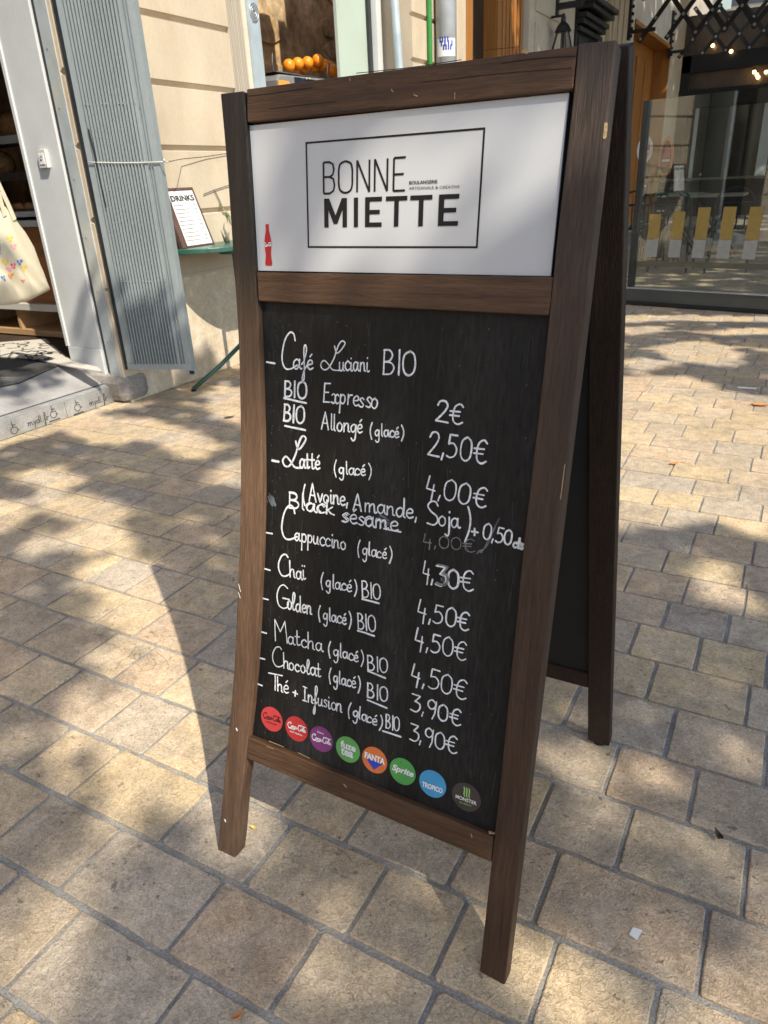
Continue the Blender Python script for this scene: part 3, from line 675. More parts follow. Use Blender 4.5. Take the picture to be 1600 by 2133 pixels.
def script_cola(mb, cmap, w, mat, fm):
    """flowing two-word script with big swash capitals; cmap maps unit box to the plane"""
    S = [[(.13,.72),(.20,.88),(.13,.98),(.04,.78),(.00,.45),(.06,.14),(.16,.12),(.22,.3)],
         [(.26,.2),(.20,.32),(.24,.5),(.29,.42),(.27,.22),(.25,.2)], [(.38,.46),(.33,.5),(.31,.3),(.35,.18),(.40,.28)], [(.49,.46),(.43,.5),(.41,.28),(.46,.2),(.49,.46),(.49,.24),(.53,.22)],
         [(.06,.02),(.3,.02),(.42,.10)], [(.54,.40),(.58,.40)],
         [(.76,.78),(.74,.95),(.66,.92),(.60,.6),(.60,.3),(.66,.10),(.74,.2),(.76,.35)], [(.62,.92),(.78,.98),(.95,.9),(1.0,.97)],
         [(.80,.2),(.75,.32),(.79,.5),(.84,.42),(.82,.22),(.80,.2)], [(.86,.3),(.92,.75),(.90,.86),(.87,.6),(.87,.22),(.90,.18)], [(.99,.44),(.94,.48),(.92,.26),(.96,.18),(.99,.44),(.99,.2),(1.03,.22)]]
    for i, st in enumerate(S):
        ribbon(mb, [cmap(*p) for p in catmull(st, 4)], w*.72, fm, mat, h=i*.00001)
def bcm(x, y): q = bp((x-.5)*.86, .46+y*.10); return q
script_cola(bt, bcm, .0011, M['white_ink'], lambda u, v, h: fr(u, v, HH+.0009+h))
flat(bt, 'bottle_emblem', header)

# --- chalk lettering
HB = REC-.0015
def chalk_map(u, v, h): return fr(u, v, HB+.0004+h)
n_st = [0]
def pen(mb, pts, w, mat, h):
    """chalk stroke with uneven pressure and little skips"""
    ph = random.random()*50; q = []
    for a, b in zip(pts, pts[1:]):
        n = max(1, int(math.dist(a, b)/.0022))
        for i in range(n): q.append((a[0]+(b[0]-a[0])*i/n, a[1]+(b[1]-a[1])*i/n))
    q.append(pts[-1]); n = len(q); Lp, Rp = [], []
    for i in range(n):
        a = q[max(i-1, 0)]; b = q[min(i+1, n-1)]; dx, dy = b[0]-a[0], b[1]-a[1]; l = math.hypot(dx, dy) or 1
        k = w*.5*(1+.34*noise.noise((i*.13+ph, ph, 0))); k2 = w*.5*(1+.34*noise.noise((i*.13+ph, ph, 8)))
        wob = .00035*noise.noise((i*.09, ph, 3)); x, y = q[i][0]-dy/l*wob, q[i][1]+dx/l*wob
        Lp.append((x-dy/l*k, y+dx/l*k)); Rp.append((x+dy/l*k2, y-dx/l*k2))
    mb.add([chalk_map(*p, h) for p in Lp]+[chalk_map(*p, h) for p in Rp], [(i, i+1, n+i+1, n+i) for i in range(n-1) if noise.noise((i*.7+ph*2, ph, 5)) < .86], mat)
    for e, o_ in ((0, 1), (n-1, n-2)):
        dx, dy = q[e][0]-q[o_][0], q[e][1]-q[o_][1]; a0 = math.atan2(dy, dx)
        mb.add([chalk_map(q[e][0]+cos(a0+t)*w/2, q[e][1]+sin(a0+t)*w/2, h) for t in [pi/2-j*pi/5 for j in range(6)]], [(0, 1, 2, 3, 4, 5)], mat)
def word(mb, text, a, b, xh, w=.0030, mat=None, jit=.055, double=False):
    """handwritten word: a, b = pixels of the baseline's two ends, xh = x-height in pixels"""
    A, Bq = uv(*a, HB), uv(*b, HB); up = uv(a[0], a[1]-xh, HB); H = math.dist(A, up)
    L = math.dist(A, Bq); d = ((Bq[0]-A[0])/L, (Bq[1]-A[1])/L); nrm = (-d[1], d[0])
    for rep in range(2 if double else 1):
        strokes, adv = lay(text, jit if rep == 0 else .09); sx = L/adv
        for st in strokes:
            pts = [(A[0]+d[0]*x*sx+nrm[0]*y*H, A[1]+d[1]*x*sx+nrm[1]*y*H) for x, y in st]
            n_st[0] += 1; pen(mb, pts, w*.70*random.uniform(.85, 1.12), mat or M['chalk'], (n_st[0] % 60)*.000004)
def dash(mb, a, b, w=.0032, mat=None):
    n_st[0] += 1; pen(mb, [uv(*a, HB), uv(*b, HB)], w*.82, mat or M['chalk'], (n_st[0] % 60)*.000004)
def under(mb, a, b): dash(mb, a, b, .0036)

lines = []
def line(): m_ = MB(); lines.append(m_); return m_
t = line(); dash(t, (556, 754), (573, 757)); word(t, 'C', (584, 768), (622, 770), 21.2, .0036); word(t, 'afé', (611, 768), (654, 769), 19.5, .0034)
word(t, 'L', (666, 769), (716, 775), 19.5); word(t, 'uciani', (706, 772), (769, 774), 19, .0030); word(t, 'BIO', (797, 780), (869, 784), 25.5, .0036)
t = line(); word(t, 'BIO', (592, 826), (640, 831), 17, .0044); under(t, (592, 829.5), (638.5, 839.5)); word(t, 'Expresso', (673, 836), (789, 852), 20, .0030); word(t, '2€', (906, 877), (966, 886), 21.5, .0036)
t = line(); word(t, 'BIO', (591, 876), (635, 883), 17, .0044); under(t, (594, 887), (636.6, 896)); word(t, 'Allongé', (669, 894), (757, 903), 17.5, .0032); word(t, '(glacé)', (771, 907), (843, 912), 13.1, .0030); word(t, '2,50€', (890, 946), (1014, 966), 24.5, .0036)
t = line(); dash(t, (567, 959), (581, 961.5), .004); word(t, 'L', (586, 968), (632, 976), 20, .0040); word(t, 'atté', (624, 973), (667, 978), 17.5, .0040); word(t, '(glacé)', (695, 985), (776, 992), 13.5, .0030); word(t, '4,00€', (884, 1030), (1013, 1060), 21, .0034)
t = line(); word(t, '(Avoine,', (630, 1042), (729, 1054), 18, .0034); word(t, 'Amande,', (735, 1062), (872, 1082), 18, .0034); word(t, 'S', (889, 1093), (920, 1096), 23, .0034); word(t, 'oja', (913, 1094), (959, 1099), 20, .0034)
word(t, ')', (960, 1110), (980, 1114), 30, .0034); dash(t, (983, 1107), (996, 1109)); dash(t, (989, 1101), (988.5, 1115)); word(t, '0,50', (1003, 1121), (1068, 1137), 16, .0032); word(t, 'cts', (1068, 1139), (1091, 1145), 12, .0034, double=True)
t = line(); word(t, 'Black', (600, 1057), (697, 1074), 17, .0030, double=True); word(t, 'sésame', (712, 1087), (830, 1106), 18, .0028, double=True); dash(t, (800, 1101), (835, 1108), .003)
word(t, '4,00€', (880, 1137), (990, 1150), 12.5, .0024, M['chalk_faint'])
t = line(); dash(t, (555.5, 1109.5), (567.5, 1111.5)); word(t, 'C', (586, 1122), (625, 1128), 20, .0038); word(t, 'appuccino', (614, 1125), (722, 1146), 16.5, .0032); word(t, '(glacé)', (744.5, 1152), (818, 1167), 13.9, .0030); word(t, '4,', (879, 1207), (906, 1213), 20.5, .0034); word(t, '30€', (906, 1219), (987, 1233), 19.5, .0036)
n_st[0] += 1; word(t, '3', (907, 1216), (934, 1221), 20, .005, M['chalk_faint'], double=True)
t = line(); dash(t, (552, 1184.5), (563, 1187.5)); word(t, 'K', (580, 1199), (611, 1203), 18.5, .0034); word(t, 'haï', (603, 1202), (638, 1208), 17.5, .0034); word(t, '(glacé)', (668, 1219), (745, 1236), 13.9, .0032); word(t, 'BIO', (754, 1243), (796, 1249), 16.5, .0030); under(t, (755, 1247.5), (789.5, 1256.5)); word(t, '4,50€', (867, 1286), (979, 1316), 19.5, .0034)
t = line(); dash(t, (548, 1246), (559, 1249)); word(t, 'G', (575, 1263), (607, 1269), 18, .0034); word(t, 'ołden', (598, 1268), (651, 1280), 17, .0034); word(t, '(glacé)', (663, 1287), (733, 1303), 13.9, .0032); word(t, 'BIO', (745, 1310), (785, 1316), 16.5, .0032); under(t, (745.6, 1313.5), (780, 1324.5)); word(t, '4,50€', (863, 1347), (973, 1378), 19.5, .0034)
t = line(); dash(t, (544, 1315.8), (555.5, 1319)); word(t, 'M', (573, 1334), (603, 1340), 17.5, .0030); word(t, 'atcha', (600, 1340), (673, 1357), 16.5, .0030); word(t, '(glacé)', (684, 1362), (760, 1382), 13.9, .0032); word(t, 'BIO', (765.7, 1394), (811, 1403), 15.5, .0032); under(t, (767, 1397.5), (803, 1412)); word(t, '4,50€', (855, 1419), (970, 1458), 19.5, .0034)
t = line(); dash(t, (541, 1370), (552, 1373.3)); word(t, 'K', (568, 1386), (598, 1391), 16.5, .0032); word(t, 'hocołat', (590, 1391), (670, 1411), 15.5, .0032); word(t, '(glacé)', (685, 1417), (752, 1437), 13.5, .0034); word(t, 'BIO', (765, 1451), (810, 1463), 15.5, .0036); under(t, (766, 1458), (806, 1474.5)); word(t, '3,90€', (854, 1479), (961, 1513), 17, .0034)
t = line(); dash(t, (537, 1424), (546.5, 1428)); word(t, 'T', (560, 1433), (586, 1440), 16.5, .0034); word(t, 'hé', (577, 1438), (602, 1445), 15, .0034); dash(t, (611, 1442), (620, 1445.5)); dash(t, (616, 1438.5), (615, 1450)); word(t, 'Înfusion', (631, 1458), (713, 1484), 15.5, .0032); word(t, '(glacé)', (724, 1487), (797, 1516), 12.7, .0034); word(t, 'BIO', (803, 1516), (834, 1525), 14.5, .0032); under(t, (798, 1522.5), (835, 1534.5)); word(t, '3,90€', (851, 1539), (953, 1572), 17, .0034)
for m_ in lines: flat(m_, 'chalk_line', blackboard)
sm = MB()
rs_ = random.Random(4); ns_ = 0
for (a, b), wd, n_ in [(((560, 1030), (571, 1058)), 7, 26), (((1040, 1080), (1006, 1146)), 6, 9), (((786, 1074), (822, 1092)), 8, 8), (((922, 1192), (936, 1216)), 8, 12), (((1005, 1140), (985, 1160)), 6, 4)]:
    for k in range(n_):      # many thin wiped strokes
        t0 = rs_.random()*.6; t1 = t0+rs_.uniform(.15, .4); ox, oy = rs_.gauss(0, wd*.5), rs_.gauss(0, wd*.35)
        pa = (a[0]+(b[0]-a[0])*t0+ox, a[1]+(b[1]-a[1])*t0+oy); pb = (a[0]+(b[0]-a[0])*t1+ox+rs_.uniform(-2, 2), a[1]+(b[1]-a[1])*t1+oy); ns_ += 1
        ribbon(sm, [uv(*pa, HB), uv(*pb, HB)], rs_.uniform(.001, .0034), lambda u, v, h: fr(u, v, HB+.00022+ns_*.000002), M['smudge'])
for k in range(130):
    v = random.uniform(.26, .95); u = inner_u(0, v)+.01+random.random()*.44; l = random.uniform(.01, .06)
    ribbon(sm, [(u, v), (u+random.uniform(-.004, .004), v-l)], random.uniform(.0004, .0012), lambda u, v, h: fr(u, v, HB+.00015), M['ghost'], cap=False)
for k in range(260):      # specks of chalk dust
    v = random.uniform(.25, .95); a = inner_u(0, v)+.01; u = a+random.random()**2.2*.42; s_ = random.uniform(.0003, .0008)
    ribbon(sm, [(u, v), (u+random.uniform(-.0004, .0004), v-s_*2)], s_, lambda u, v, h: fr(u, v, HB+.0003), M['chalk_faint'], cap=False)
flat(sm, 'chalk_smears', blackboard)

# --- round drink stickers
SR = .5*math.dist(uv(780.6-25.5, 1583-11, HB), uv(780.6+25.5, 1583+11, HB))
stick = [((566.5, 1497.8), 'red2', 'red round sticker with black script'), ((618, 1518), 'red', 'red round sticker with white script'), ((669.6, 1539.5), 'purple', 'purple round sticker with white script'),
         ((725, 1561), 'green', 'green round sticker with two short white words'), ((780.6, 1583), 'orange', 'orange round sticker with white word over a blue wedge'), ((839, 1606.6), 'green2', 'green round sticker with one slanted white word'),
         ((901.5, 1632.5), 'sky', 'sky blue round sticker with white word'), ((971.7, 1660), 'char', 'charcoal round sticker with green claw marks')]
for i, (c, k, lab) in enumerate(stick):
    cu, cv = uv(*c, HB); m_ = MB(); r = SR*(1.0 if i < 7 else 1.03)
    ring = [(cu+r*cos(2*pi*j/40), cv+r*sin(2*pi*j/40)) for j in range(40)]
    m_.slab([fr(*q, HB+.0007) for q in ring], -NRM*.0006, M['st_'+k])
    FM = lambda u, v, h: fr(u, v, HB+.0010+h)
    def cm(x0, y0, x1, y1): return lambda x, y: (cu+r*(x0+(x1-x0)*x), cv+r*(y0+(y1-y0)*y))
    def typ(txt, x0, y0, x1, y1, mat, wt=.02, sh=0.0, h=0.0):
        f2 = cm(x0, y0, x1, y1); put_type(m_, txt, lambda x, y: fr(*f2(x, y), HB+.0010+h), mat, wt, sh)
    if i == 0: script_cola(m_, cm(-.78, -.12, .80, .42), .0017, M['ink'], FM); typ('SANS SUCRES', -.5, -.40, .5, -.28, M['ink'])
    if i == 1: script_cola(m_, cm(-.78, -.12, .80, .42), .0019, M['white_ink'], FM); typ('GOÛT ORIGINAL', -.58, -.42, .58, -.27, M['white_ink'])
    if i == 2: script_cola(m_, cm(-.80, -.28, .82, .28), .0019, M['white_ink'], FM); typ('Cherry', -.36, .40, .22, .60, M['white_ink'], .02)
    if i == 3: typ('fuze', -.62, .0, .66, .58, M['white_ink'], .035); typ('tea', -.55, -.55, .48, .06, M['white_ink'], .035, h=.00015)
    if i == 4:
        f2 = cm(-1, -1, 1, 1); m_.add([FM(*f2(x, y), 0) for x, y in [(.18, .50), (.84, .46), (.50, .12), (.16, .46)]], [(0, 1, 2, 3)], M['blue_ink'])
        typ('FANTA', -.80, -.08, .84, .42, M['white_ink'], .05, h=.0002)
    if i == 5: typ('Sprite', -.82, -.30, .86, .34, M['white_ink'], .035, .25)
    if i == 6: typ('TROPICO', -.76, -.46, .78, -.06, M['white_ink'], .05)
    if i == 7:
        for j in range(3):
            x = -.20+.17*j; ribbon(m_, [(cu+r*x, cv+r*.66), (cu+r*(x+.05), cv+r*.5), (cu+r*(x+.03), cv+r*.2), (cu+r*(x+.08), cv+r*.04)], .0020, FM, M['claw'])
        typ('MONSTER', -.72, -.32, .74, -.06, M['white_ink'], .015); typ('ENERGY', -.42, -.56, .44, -.44, M['claw'], .0)
    o = flat(m_, 'drink_sticker', blackboard); o['label'] = lab

# --- rear frame
YT, ZT, YB = .312, 1.215, .560
RB = math.atan2(YB-YT, ZT)
RN = Vector((0, -cos(RB), -sin(RB)))            # faces the front frame
def rr(x, t, d=0.0):
    """t 0 bottom .. 1 top, d thickness backwards"""
    return Vector((x, YB+(YT-YB)*t, ZT*t))-RN*d
def rear_bar(x0b, x1b, x0t, x1t, t0, t1, d0, d1, mat, name, bevel=.002):
    m_ = MB(); L = lambda a, b, t: a+(b-a)*t
    P = lambda d: [rr(L(x0b, x0t, t0), t0, d), rr(L(x1b, x1t, t0), t0, d), rr(L(x1b, x1t, t1), t1, d), rr(L(x0b, x0t, t1), t1, d)]
    m_.hexa(P(d0)+P(d1), mat); return part(m_, name, board, bevel=bevel)
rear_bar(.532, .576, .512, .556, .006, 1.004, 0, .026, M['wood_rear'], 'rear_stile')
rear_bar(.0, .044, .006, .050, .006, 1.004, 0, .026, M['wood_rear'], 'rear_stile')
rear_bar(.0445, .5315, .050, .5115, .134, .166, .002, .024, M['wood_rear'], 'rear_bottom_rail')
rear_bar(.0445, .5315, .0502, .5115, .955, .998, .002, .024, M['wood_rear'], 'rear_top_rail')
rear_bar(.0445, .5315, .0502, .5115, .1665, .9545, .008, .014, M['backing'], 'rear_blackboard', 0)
for x in (.553, .022):
    m_ = MB(); m_.lathe([(.012, 0), (.013, .004), (.012, .011)], (x, YB+.012, .0), M['backing'], 12); part(m_, 'rubber_foot', board)
for x in (.10, .45):           # hinges joining both frames at the top
    m_ = MB(); m_.tube([fr(x-.03, 1.205, -.0335), fr(x+.03, 1.205, -.0335)], .005, M['gunmetal'], 10)
    m_.hexa([fr(x-.028, 1.205, -.029), fr(x+.028, 1.205, -.029), fr(x+.028, 1.165, -.029), fr(x-.028, 1.165, -.029), fr(x-.028, 1.205, -.031), fr(x+.028, 1.205, -.031), fr(x+.028, 1.165, -.031), fr(x-.028, 1.165, -.031)], M['gunmetal'])
    part(m_, 'hinge', board)

# ------------------------------------------------------------------ PAVEMENT
ROWS = [-1.30, -1.14, -.98, -.82, -.66, -.504, -.348, -.192, -.04, .113, .273, .430, .586, .752, .909, 1.06, 1.203, 1.36, 1.51, 1.68, 1.84, 1.992, 2.148, 2.308, 2.472, 2.64, 2.805, 2.97, 3.14, 3.31]
while ROWS[-1] < 11.5: ROWS.append(ROWS[-1]+random.uniform(.150, .168))
JX = {5: [-.093], 6: [-.286, -.128, .119], 7: [-.395, -.199, .055, .257], 8: [-.521, -.361, -.110, .090, .297, .448, .599, .75], 9: [-.677, -.464, -.312, -.156, .051, .2, .405, .557, .801],
      10: [-.723, -.577, -.424, .5, .651, .849], 11: [-1.201, -1.036, -.828, .594, .745], 12: [-.879, -.731, .681], 13: [-.936, -.782, .615, .818], 14: [-1.316, -1.056, -.845, .543, .697],
      15: [-1.363, -1.146, .597, .75], 16: [.471, .627, .78], 17: [.548], 19: [.493], 20: [.434, .591], 21: [.287, .545, .703], 22: [.446, .653], 23: [.259, .52, .72], 24: [.315, .57], 25: [.26, .42, .626],
      26: [.363, .527], 27: [.221, .429, .59], 28: [.131, .288, .497]}
XL, XR = -2.62, 3.4
def skew(x, y): return y-.012*(x-.6)*min(1, max(0, y))
TONES = [(.46, .355, .23), (.43, .34, .235), (.50, .38, .235), (.41, .335, .245), (.455, .335, .22), (.49, .375, .225), (.39, .325, .25), (.47, .36, .245)]
pv, pf, pt = [], [], []
rp = random.Random(5)
for ri_ in range(len(ROWS)-1):
    y0, y1 = ROWS[ri_], ROWS[ri_+1]
    known = sorted(JX.get(ri_, [])); xs = [XL-rp.uniform(0, .15)]
    targets = known+[XR]
    for tgt in targets:
        while tgt-xs[-1] > .265:
            gap = tgt-xs[-1]; n = max(2, round(gap/.185)) if gap < .9 else 9
            xs.append(xs[-1]+(gap/n*rp.uniform(.88, 1.12) if gap < .9 else rp.uniform(.145, .235)))
        if tgt-xs[-1] > .1 or tgt in known: xs.append(tgt)
    near = y0 < 1.2
    rg = rp.uniform(.0085, .0112) if y0 < .5 else rp.uniform(.006, .009)
    for a, b in zip(xs, xs[1:]):
        if b-a < .05: continue
        if (b < -.9 and y1 < .0) or (a > 1.6 and y1 < 3): pass
        gx = rp.uniform(.006, .010) if near else rp.uniform(.005, .008)
        px0, px1, py0, py1 = a+gx/2, b-gx/2, y0+rg/2, y1-rg/2
        tn = rp.choice(TONES); k = rp.uniform(.90, 1.10)*1.14; tn = tuple(c*k for c in tn)
        r = rp.uniform(.002, .006); seg = 7 if near else 2
        # outline with rounded corners and worn edges
        out = []
        def edge(p, q):
            for i in range(seg):
                t = i/seg; out.append((p[0]+(q[0]-p[0])*t, p[1]+(q[1]-p[1])*t))
        c = [(px0+r, py0), (px1-r, py0), (px1, py0+r), (px1, py1-r), (px1-r, py1), (px0+r, py1), (px0, py1-r), (px0, py0+r)]
        for i in range(0, 8, 2):
            edge(c[i], c[i+1]); out.append(c[i+1])
        J_ = .0016 if near else .0012
        out = [(x+J_*noise.noise((x*38, y*38, ri_)), y+J_*1.3*noise.noise((x*38+9, y*38, ri_*3))) for x, y in out]
        tx, ty, tz = rp.uniform(-.006, .006), rp.uniform(-.008, .008), rp.uniform(-.0012, .0012)
        cx, cy = (px0+px1)/2, (py0+py1)/2
        b0 = len(pv); n = len(out)
        for inset, z in ((0, -.0085), (.0004, -.0014), (.0026, 0)):
            for x, y in out:
                dx, dy = x-cx, y-cy; l = math.hypot(dx, dy); s_ = 1-inset/l
                X, Y = cx+dx*s_, cy+dy*s_
                pv.append((X, skew(X, Y), z+tx*dx+ty*dy+tz))
        for ring in range(2):
            for i in range(n):
                j = (i+1) % n; pf.append((b0+ring*n+i, b0+ring*n+j, b0+(ring+1)*n+j, b0+(ring+1)*n+i)); pt.append(tn)
        pf.append(tuple(b0+2*n+i for i in range(n))); pt.append(tn)
me = bpy.data.meshes.new('pavement'); me.from_pydata(pv, [], pf); me.materials.append(M['paver'])
ca = me.color_attributes.new('tone', 'FLOAT_COLOR', 'CORNER')
vals = []
for p, tn in zip(me.polygons, pt): vals += [*tn, 1.0]*p.loop_total
ca.data.foreach_set('color', vals)
pav = bpy.data.objects.new('pavement', me); COL.objects.link(pav); tag(pav, kind='structure')
m_ = MB(); N_ = 60
m_.add([(-2.9, -1.4, -.0046), (3.6, -1.4, -.0046), (3.6, 11.6, -.0046), (-2.9, 11.6, -.0046)], [(0, 1, 2, 3)], M['mortar'])
tag(m_.build('paving_mortar'), kind='structure')
m_ = MB(); m_.add([(-90, -90, -.02), (90, -90, -.02), (90, 90, -.02), (-90, 90, -.02)], [(0, 1, 2, 3)], M['earth']); tag(m_.build('ground'), kind='structure')

# ------------------------------------------------------------------ SHOP BUILDING on the left (facade plane XF)
XF = -2.50
shop = thing('shop_building', 'cream rusticated shop front with grey shutter and open doorway', 'building', (-2.5, 2.8, 0))
JZ = [.64, .977, 1.322, 1.645, 1.966, 2.29, 2.62, 2.95, 3.28, 3.61]
def courses(mb, x, ya, yb, z0, z1, jz, mat, gd=.022, gh=.030, depth=.5, plinth=None, ends=True):
    """rusticated wall: bevelled blocks, groove under every block; profile swept along y"""
    prof = [(x, z0)]
    for z in jz:
        if z0+.05 < z < z1-.05: prof += [(x, z-gh/2), (x-gd, z-gh/2+.006), (x-gd, z+gh/2-.010), (x, z+gh/2+.004)]
    prof.append((x, z1))
    n = len(prof); b = [(px, ya, pz) for px, pz in prof]+[(px, yb, pz) for px, pz in prof]+[(x-depth, ya, z0), (x-depth, ya, z1), (x-depth, yb, z0), (x-depth, yb, z1)]
    fs = [(i, n+i, n+i+1, i+1) for i in range(n-1)]
    fs += [tuple([2*n]+list(range(n))+[2*n+1]), tuple([2*n+3]+list(range(2*n-1, n-1, -1))+[2*n+2]), (n-1, 2*n-1, 2*n+3, 2*n+1), (0, 2*n, 2*n+2, n)]
    mb.add(b, fs, mat)
yA = 2.17                                        # corner of the door reveal
y_col = onx(480, 90, XF).y                       # where the striped cladding starts
mb = MB(); courses(mb, XF, yA, y_col, .64, 4.2, JZ[1:], M['stone_cream'], depth=.10); part(mb, 'wall', shop)
mb = MB(); mb.box((XF-.12, yA+.02, 0), (XF-.004, y_col, .622), M['stone_plinth']); mb.box((XF-.12, yA+.02, .622), (XF+.004, y_col, .640), M['stone_cream']); part(mb, 'plinth', shop, bevel=.004)
# left of the doorway, outside the frame
mb = MB(); courses(mb, XF, -9.0, .55, .0, 4.2, JZ, M['stone_cream'], depth=.3); part(mb, 'wall', shop)
mb = MB(); mb.box((XF-.35, .55, 2.75), (XF-.004, yA, 4.2), M['stone_cream']); part(mb, 'lintel', shop)
# splayed reveal: bead, rendered edge with course notches, dark seal, white post
RD = Vector((-1, .04, 0)).normalized(); RNn = Vector((-RD.y, RD.x, 0)); RNn = RNn if RNn.y < 0 else -RNn
def rev(px, py): return onplane(px, py, (XF, yA, 0), RNn)
def rdist(px, py): p = rev(px, py); return (Vector((p.x, p.y, 0))-Vector((XF, yA, 0))).dot(RD)
d_bead0, d_bead1 = (rdist(68, 0)+rdist(232, 762))/2, (rdist(92, 0)+rdist(238, 700))/2
d_gap0 = (rdist(56, 0)+rdist(222, 760))/2; d_post = rdist(150, 752)
P0 = Vector((XF, yA, 0))
def rbox(mb, d0, d1, z0, z1, out, mat, thick=.1):
    a = P0+RD*d0; b = P0+RD*d1; f = RNn*out; k = -RNn*thick
    mb.hexa([b+f+Vector((0, 0, z0)), a+f+Vector((0, 0, z0)), a+f+Vector((0, 0, z1)), b+f+Vector((0, 0, z1)), b+k+Vector((0, 0, z0)), a+k+Vector((0, 0, z0)), a+k+Vector((0, 0, z1)), b+k+Vector((0, 0, z1))], mat)
mb = MB()
zs = [.12]+JZ+[4.1]
for a, b in zip(zs, zs[1:]): rbox(mb, .004, d_bead1+.01, a+.016, b-.016, .0, M['stone_cream'])
rbox(mb, .022, d_bead1+.01, .12, 4.1, -.004, M['stone_cream'], .08)
part(mb, 'door_reveal', shop, bevel=.006)
mb = MB(); rbox(mb, d_bead1-.004, d_bead0, .10, 4.1, .006, M['bead'])
for z in [.35, .62, .9, 1.18, 1.5, 1.75, 2.0]:
    c = P0+RD*(d_bead0*.6+d_bead1*.4)+RNn*.006+Vector((0, 0, z)); mb.tube([c, c+RNn*.003], .004, M['zinc'], 8)
part(mb, 'corner_bead', shop)
mb = MB(); rbox(mb, d_bead0+.001, d_gap0+.002, .10, 4.1, -.012, M['dark_seal']); part(mb, 'door_seal', shop)
mb = MB(); rbox(mb, d_gap0+.003, d_post, .30, 4.1, .002, M['door_white']); rbox(mb, d_gap0+.0035, d_post-.002, .10, .2995, .008, M['door_white'])
rbox(mb, d_post-.014, d_post+.012, .302, 4.1, .010, M['door_white'])
post = part(mb, 'door_post', shop, bevel=.003)
# key switch on the post
ks = rev(95, 331)+RNn*.002; mb = MB(); UZ = Vector((0, 0, 1))
mb.obox(ks+RNn*.010, RD*.032, RNn*.010, UZ*.042, M['shelf_white']); mb.obox(ks+RNn*.0215, RD*.020, RNn*.0015, UZ*.026, M['paper'])
mb.tube([ks+RNn*.0232+RD*(.010*cos(a))+UZ*(.011*sin(a)) for a in [pi*.75-k*.25 for k in range(15)]], .0018, M['engrave'], 6)
mb.obox(ks+RNn*.024+RD*.003-UZ*.004, RD*.009, RNn*.001, UZ*.002, M['engrave'])
ksw = mb.build('key_switch', bevel=.003)

# folding shutter swung out from the wall
HZ = onx(118, 0, XF); SH0 = Vector((XF+.045, onx(118, 0, XF+.045).y, 0)); e1 = gnd(403, 770, .2); SH1 = Vector((e1.x, e1.y, 0))
SD = (SH1-SH0).normalized(); SW = (SH1-SH0).length; SN = Vector((SD.y, -SD.x, 0)); SN = SN if SN.y < 0 else -SN
def shb(mb, d0, d1, z0, z1, o0, o1, mat):
    P = lambda d, o, z: SH0+SD*d+SN*o+Vector((0, 0, z))
    mb.hexa([P(d0, o1, z0), P(d1, o1, z0), P(d1, o1, z1), P(d0, o1, z1), P(d0, o0, z0), P(d1, o0, z0), P(d1, o0, z1), P(d0, o0, z1)], mat)
ZB = .20
mb = MB(); shb(mb, 0, SW, ZB, 2.7, -.035, 0, M['shutter'])
shb(mb, .0, SW*.09, ZB+.002, 2.7, 0, .007, M['shutter']); shb(mb, SW*.905, SW, ZB+.03, 2.7, 0, .009, M['shutter']); shb(mb, SW*.79, SW*.835, ZB+.03, 2.7, 0, .012, M['shutter']); shb(mb, SW*.868, SW*.878, ZB+.03, 2.7, 0, .010, M['shutter'])
for k in range(15):
    d = SW*(.115+.665*k/14.5); P = lambda dd, o, z: SH0+SD*dd+SN*o+Vector((0, 0, z))
    w = SW*.0145; prof = [(d-w, 0), (d-w*.45, .017), (d+w*.45, .017), (d+w, 0)]
    vs = [P(a, o, ZB+.03) for a, o in prof]+[P(a, o, 2.7) for a, o in prof]
    mb.add(vs, [(0, 4, 5, 1), (1, 5, 6, 2), (2, 6, 7, 3), (0, 1, 2, 3)], M['shutter'])
shb(mb, .001, SW-.001, ZB+.003, ZB+.034, 0, .013, M['shutter'])
sh = part(mb, 'shutter', shop, bevel=0)
mb = MB(); shb(mb, -.022, -.001, ZB-.0, 2.7, -.034, .004, M['shutter_dk']); hst = mb.build('shaded_edge')  # near-black strip paints the shutter's side as seen in shade
def sub(o, par):
    """child of a part whose mesh is in world coordinates: the part's parent inverse is already applied to it"""
    o.parent = par; o.matrix_parent_inverse = Matrix.Identity(4); return o
sub(hst, sh); sub(ksw, post)
mb = MB()                                         # rolled end and foot of the shutter
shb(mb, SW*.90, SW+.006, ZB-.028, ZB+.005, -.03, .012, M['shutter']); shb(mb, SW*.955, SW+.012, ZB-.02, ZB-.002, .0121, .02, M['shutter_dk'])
o = mb.build('shutter_foot', bevel=.004); sub(o, sh)
def shp(px, py, o=.0): return onplane(px, py, SH0+SN*o, SN)
mb = MB(); mb.tube([shp(184, 268, .014), shp(200, 335, .016), shp(222, 432, .014)], .005, M['gunmetal'], 7); o = mb.build('shadow_rod'); sub(o, sh)  # dark rod laid in place of a cast rod shadow
for py in (217, 586):
    mb = MB(); c0, c1 = shp(178 if py < 300 else 248, py, .012), shp(292 if py < 300 else 345, py-3 if py < 300 else py, .012)
    for k in range(14):
        c = c0.lerp(c1, k/13); mb.tube([c, c+SN*.003], .0035, M['zinc'], 6)
    o = mb.build('rivet_row'); sub(o, sh)
